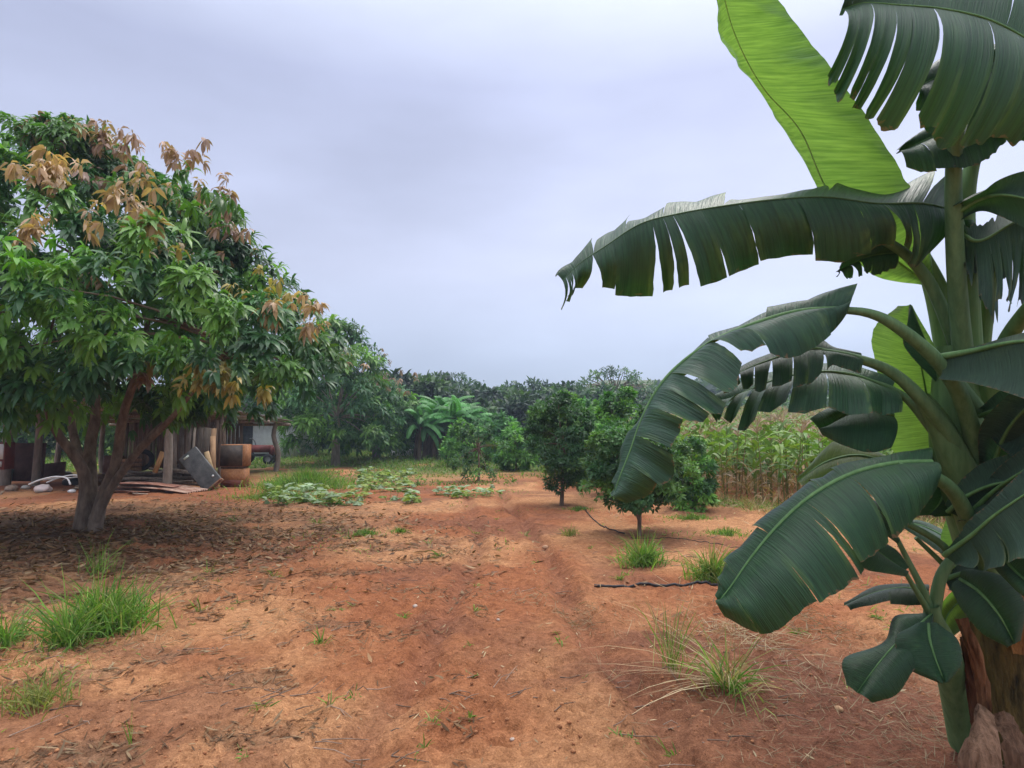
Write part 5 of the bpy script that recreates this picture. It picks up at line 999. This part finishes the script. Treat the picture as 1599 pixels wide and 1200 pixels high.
# timber heap
for i in range(16):
    g = np.random.default_rng(i + 60); px = 220 + (i % 4) * 24 + g.uniform(-6, 6); zl = .12 + .11 * (i // 4) ; L_ = g.uniform(1.0, 1.9); x, y = px_(px, 17.4), 17.4 + g.uniform(-.3, .3); mb = MB()
    a = g.normal(0, .16); mb.tube(spline([(-L_ / 2, 0, 0), (0, g.normal(0, .03), g.normal(0, .03)), (L_ / 2, 0, 0)], 6), np.linspace(.05, .035, 6) * g.uniform(.7, 1.3), 8, np.ones(3) * g.uniform(.25, .8)); o = mb.build('timber_pole', M_wood, None, True)
    o.location = (x, y, gz(x, y) + zl); o.rotation_euler = (0, g.normal(0, .07), a); tag(o, 'old pole lying in the timber heap under the shed front', 'pole', 'poles in the timber heap')
for i, (px, tx, L_, col, lab) in enumerate([(338, 16.9, 1.5, (1.3, 1.0, .7), 'tan plank leaning on the shed post, left of the orange cabinet'), (343, 16.8, 1.1, (1.6, 1.4, 1.0), 'short pale plank leaning in front of the tan one'), (333, 17.2, 1.7, (.9, .7, .5), 'longest brown plank leaning behind the tan one'), (246, 16.9, .6, (1.6, 1.1, .6), 'short orange brown board end on the timber heap')]):
    x = px_(px, tx); z = gz(x, tx); mb = MB(); mb.box((0, 0, L_ / 2), (.13, .025, L_), c=col); o = mb.build('plank', M_wood); o.location = (x, tx, z + (.45 if i == 3 else 0)); o.rotation_euler = (R_(-12), R_([-6, -20, -2, 14][i]), R_(10)); tag(o, lab, 'plank')
# left end of the shed: rusty sheet wall, tub, pale debris
slab('rusty_panel', 'metal panel', 'big dark rusty panel standing under the left end of the shed', (1.25, .04, 1.15), 36, 722, 18.4, (R_(-4), 0, R_(4)), M_rust, (.22, .14, .12))
slab('rusty_panel', 'metal panel', 'low reddish rusty panel between the shed posts left of the mango trunks', (.95, .04, .5), 78, 736, 18.9, (R_(-14), R_(-6), 0), M_rust, (.4, .26, .22))
def lathe(name, prof, mat, loc, label, cat, col=(1, 1, 1), n=20):
    mb = MB(); a = np.arange(n) / n * 6.283; V = np.vstack([np.stack([r * np.cos(a), r * np.sin(a), np.full(n, z)], 1) for r, z in prof]); j = np.arange(n); F = np.vstack([np.stack([i * n + j, i * n + (j + 1) % n, (i + 1) * n + (j + 1) % n, (i + 1) * n + j], 1) for i in range(len(prof) - 1)])
    mb.add(V, F, col); o = mb.build(name, mat, None, True); o.location = loc; tag(o, label, cat); return o
q = GP(6, 757); lathe('plastic_tub', [(.001, .01), (.17, .01), (.21, .40), (.225, .41), (.215, .43), (.20, .41), (.16, .03), (.001, .03)], M_plastic, q, 'grey green plastic tub at the left edge of the photo', 'tub', (.35, .5, .45))
x, y = px_(5, 17.2), 17.2; o = slab('cool_box', 'box', 'red box with a white panel standing above the tub at the left edge', (.42, .4, .75), 3, 712, 17.0, (0, 0, R_(5)), M_red, (.8, .8, .8))
mb = MB(); mb.box((0, -.212, .12), (.36, .02, .42)); mb.build('white_panel', M_white, o); mb = MB(); mb.box((0, -.212, -.22), (.30, .02, .14)); mb.build('label_plate', M_plastic, o)
mb = MB(); q = [P(45, 757, 15.9), P(62, 750, 15.9), P(85, 745, 15.9), P(104, 747, 15.9), P(110, 757, 15.8)]; q = np.array(q); c0 = q[0].copy(); mb.tube(spline(q - c0, 24), .022, 8); q2 = q + np.array([.05, .55, 0]); mb.tube(spline(q2 - c0, 24), .022, 8)
for k in (1, 3): mb.tube([q[k] - c0, q2[k] - c0], .018, 8)
o = mb.build('chair_frame', M_white, None, True); o.location = c0; tag(o, 'bent white tubular chair frame lying left of the mango trunks', 'chair frame')
def sack(px, py, s, mat, label, sd, col=(1, 1, 1), name='plastic_sack', cat='sack'):
    g = np.random.default_rng(sd); n = 16; m = 8; a = np.arange(n) / n * 6.283; V = []
    for i in range(m):
        ph = -1.45 + 2.9 * i / (m - 1); V.append(np.stack([np.cos(ph) * np.cos(a), np.cos(ph) * np.sin(a) * .8, np.full(n, math.sin(ph) * .55)], 1))
    V = np.vstack(V); V = V * (1 + .35 * (fbm(V[:, 0] * 2.2 + sd, V[:, 1] * 2.2 + V[:, 2] * 2, 3, sd) - .5)[:, None] * 2) * s; j = np.arange(n); F = np.vstack([np.stack([i * n + j, i * n + (j + 1) % n, (i + 1) * n + (j + 1) % n, (i + 1) * n + j], 1) for i in range(m - 1)])
    mb = MB(); mb.add(V, F, col); mb.add(V[-n:], [[0, 1, 2, 3], [0, 3, 4, 5], [0, 5, 6, 7], [0, 7, 8, 9], [0, 9, 10, 11], [0, 11, 12, 13], [0, 13, 14, 15]], col); o = mb.build(name, mat, None, True); p = GP(px, py); p[2] += .35 * s; o.location = p; o.rotation_euler = (0, 0, sd); tag(o, label, cat); return o
sack(68, 769, .22, M_white, 'crumpled white and pink plastic sack left of the mango trunks', 3, (1, .85, .82)); sack(108, 742 + 12, .16, M_plastic, 'small pale sack just left of the mango trunks', 4, (1.1, 1.05, 1.1)); sack(18, 766, .18, M_stone, 'grey brown sack by the tub', 5, (.8, .75, .7)); sack(112, 770, .10, M_white, 'small crumpled white bag on the ground by the mango trunks', 6)
sack(95, 735 + 12, .3, M_darkp, 'dark lumpy sack behind the chair frame', 7, (1.4, 1.2, 1)); sack(40, 764, .13, M_white, 'small white bag left of the pink one', 8, (.7, .65, .6))

for i, (px, d, zb_, sc_, c, lab) in enumerate([(205, 17.6, .45, (.5, .4, .38), (.7, .5, .35), 'brown wooden crate on the timber heap behind the forked trunk'), (292, 17.9, .45, (.42, .36, .3), (.35, .3, .28), 'dark small crate behind the leaning metal door'), (150, 17.8, .0, (.6, .4, .35), (.5, .4, .32), 'old wooden crate on the ground seen between the mango trunks')]):
    x = px_(px, d); K_ = thing('crate', lab, 'crate', (x, d, gz(x, d) + zb_)); K_.rotation_euler = (0, 0, .3 * i - .2); w_, dp_, h_ = sc_
    for sy in (-1, 1):
        for k in range(3): mb = MB(); mb.box((0, sy * dp_ / 2, h_ * (.17 + .33 * k)), (w_, .018, h_ * .25), c=c); mb.build('slat', M_wood, K_)
    for sx in (-1, 1):
        for k in range(3): mb = MB(); mb.box((sx * w_ / 2, 0, h_ * (.17 + .33 * k)), (.018, dp_ - .04, h_ * .25), c=c); mb.build('slat', M_wood, K_)
    mb = MB(); mb.box((0, 0, .012), (w_ * .94, dp_ * .9, .02), c=c); mb.build('base', M_wood, K_)
def tyre(px, d, r, rot, lab, zo=0):
    x = px_(px, d); mb = MB(); n = 28; a = np.arange(n + 1) / n * 6.2832; mb.tube(np.stack([r * np.cos(a), r * np.sin(a), a * 0], 1), r * .27, 10, cap=False); o = mb.build('tyre', M_black, None, True); o.location = (x, d, gz(x, d) + zo); o.rotation_euler = rot; tag(o, lab, 'tyre')
tyre(225, 18.2, .27, (1.2, .1, .3), 'worn black tyre leaning on the boards behind the timber heap', .75); tyre(125, 18.4, .28, (.1, .05, 0), 'black tyre lying flat between the mango trunks', .08)
lathe('drum', [(.001, .0), (.28, .0), (.285, .28), (.295, .29), (.285, .30), (.285, .58), (.295, .59), (.285, .60), (.28, .86), (.265, .86), (.26, .83), (.001, .83)], M_rust, (px_(182, 18.6), 18.6, gz(px_(182, 18.6), 18.6)), 'dark rusty drum standing under the shed behind the forked trunk', 'drum', (.5, .4, .35))
g_ = np.random.default_rng(5)
for i in range(26):
    px = g_.uniform(5, 330); d = g_.uniform(15.2, 17.6); x = px_(px, d); mb = MB(); L_ = g_.uniform(.12, .5); mb.box((0, 0, 0), (L_, g_.uniform(.04, .16), .015), c=np.array([[1, .9, .75], [.5, .4, .35], [1.4, 1.4, 1.4], [.8, .45, .35]][i % 4]) * g_.uniform(.5, 1.1)); o = mb.build('board_scrap', [M_wood, M_rust, M_barkp, M_wood][i % 4]); o.location = (x, d, gz(x, d) + .03 + g_.uniform(0, .03)); o.rotation_euler = (g_.normal(0, .15), g_.normal(0, .15), g_.uniform(0, 3.1)); tag(o, 'scrap of board lying on the earth in front of the shed', 'board scrap', 'board scraps before the shed')
# white house and lean-to beyond the shed
hx, hy = px_(385, 34), 34.0
H_ = thing('farm_house', 'low whitewashed farmhouse beyond the shed, with a dark doorway', 'house', (hx, hy, 0))
zg = gz(hx, hy)
mb = MB(); mb.box((-1.35, .1, zg + 1.15), (2.1, .2, 2.3)); mb.box((1.55, .1, zg + 1.15), (2.3, .2, 2.3)); mb.box((.05, .1, zg + 2.15), (.7, .2, .3)); mb.box((-2.3, 2.2, zg + 1.15), (.2, 4.0, 2.3)); mb.box((2.6, 2.2, zg + 1.15), (.2, 4.0, 2.3)); mb.build('wall', M_white, H_)
mb = MB(); mb.box((.05, .18, zg + 1.0), (.7, .05, 2.0)); mb.build('door', M_darkp, H_)
mb = MB(); mb.box((0, 1.9, zg + 2.42), (6.2, 5.6, .08), R=Euler((R_(4), 0, 0)).to_matrix(), c=(.9, .85, .8)); mb.build('roof', M_metal, H_)
# red machine in front of the house
mx, my_ = px_(402, 29), 29.0; mz = gz(mx, my_)
K = thing('walking_tractor', 'small red farm machine with black wheels parked before the white house', 'farm machine', (mx, my_, mz))
def wheel(x, y, r, w_=.14):
    mb = MB(); n = 20; a = np.arange(n) / n * 6.283; pr = [(r * .55, -w_ / 2), (r * .9, -w_ / 2), (r, -w_ / 4), (r, w_ / 4), (r * .9, w_ / 2), (r * .55, w_ / 2), (r * .55, -w_ / 2)]
    V = np.vstack([np.stack([x + q * np.cos(a), np.full(n, y + b), r + q * np.sin(a)], 1) for q, b in pr]); j = np.arange(n); F = np.vstack([np.stack([i * n + j, i * n + (j + 1) % n, (i + 1) * n + (j + 1) % n, (i + 1) * n + j], 1) for i in range(6)]); mb.add(V, F); o = mb.build('wheel', M_black, K, True)
    mb = MB(); mb.tube([(x, y - w_ * .35, r), (x, y + w_ * .35, r)], r * .56, 8); mb.build('rim', M_metal, o)
wheel(-.55, -.35, .34); wheel(-.55, .35, .34); wheel(.7, -.3, .24); wheel(.7, .3, .24)
mb = MB(); mb.box((.25, 0, .72), (.95, .42, .34)); mb.box((.78, 0, .62), (.2, .36, .4)); mb.build('engine_cover', M_red, K)
mb = MB(); mb.box((0, 0, .42), (1.7, .28, .12), c=(.8, .8, .8)); mb.tube([(-.55, -.4, .34), (-.55, .4, .34)], .04, 8); mb.tube([(.7, -.34, .24), (.7, .34, .24)], .04, 8); mb.build('chassis', M_darkp, K)
mb = MB(); mb.box((-.6, 0, .85), (.4, .4, .08)); mb.box((-.82, 0, 1.05), (.07, .4, .4)); mb.build('seat', M_black, K)
mb = MB(); mb.tube(spline([(.0, 0, .8), (-.1, 0, 1.1), (-.25, 0, 1.2)], 6), .02, 8); mb.tube([(-.26, -.2, 1.2), (-.26, .2, 1.2)], .018, 8); mb.build('steering_bar', M_darkp, K)
# pale trough beyond the banana clump
tx, ty = px_(627, 36), 36; mb = MB()
zt_ = gz(tx, ty)
for c_, s_ in (((0, -.3, .2), (1.3, .06, .4)), ((0, .3, .2), (1.3, .06, .4)), ((-.62, 0, .2), (.06, .54, .4)), ((.62, 0, .2), (.06, .54, .4)), ((0, 0, .03), (1.18, .54, .06))): mb.box(c_, s_)
o = mb.build('water_trough', M_white); o.location = (tx, ty, zt_); tag(o, 'long pale trough lying on the grass left of the far banana clump', 'trough')

# ------------------------------------------------------------------ air
mb = MB(); mb.box((0, 130, 14), (700, 300, 34)); hz = mb.build('haze', None); m, t = mat_new('haze'); o_ = nn(t, 'ShaderNodeOutputMaterial'); v = nn(t, 'ShaderNodeVolumePrincipled')
v.inputs['Color'].default_value = (.68, .8, 1, 1); v.inputs['Density'].default_value = .0014; v.inputs['Anisotropy'].default_value = .2; t.links.new(v.outputs[0], o_.inputs['Volume']); hz.data.materials.append(m); tag(hz, 'thin bluish haze over the plot', kind='stuff')
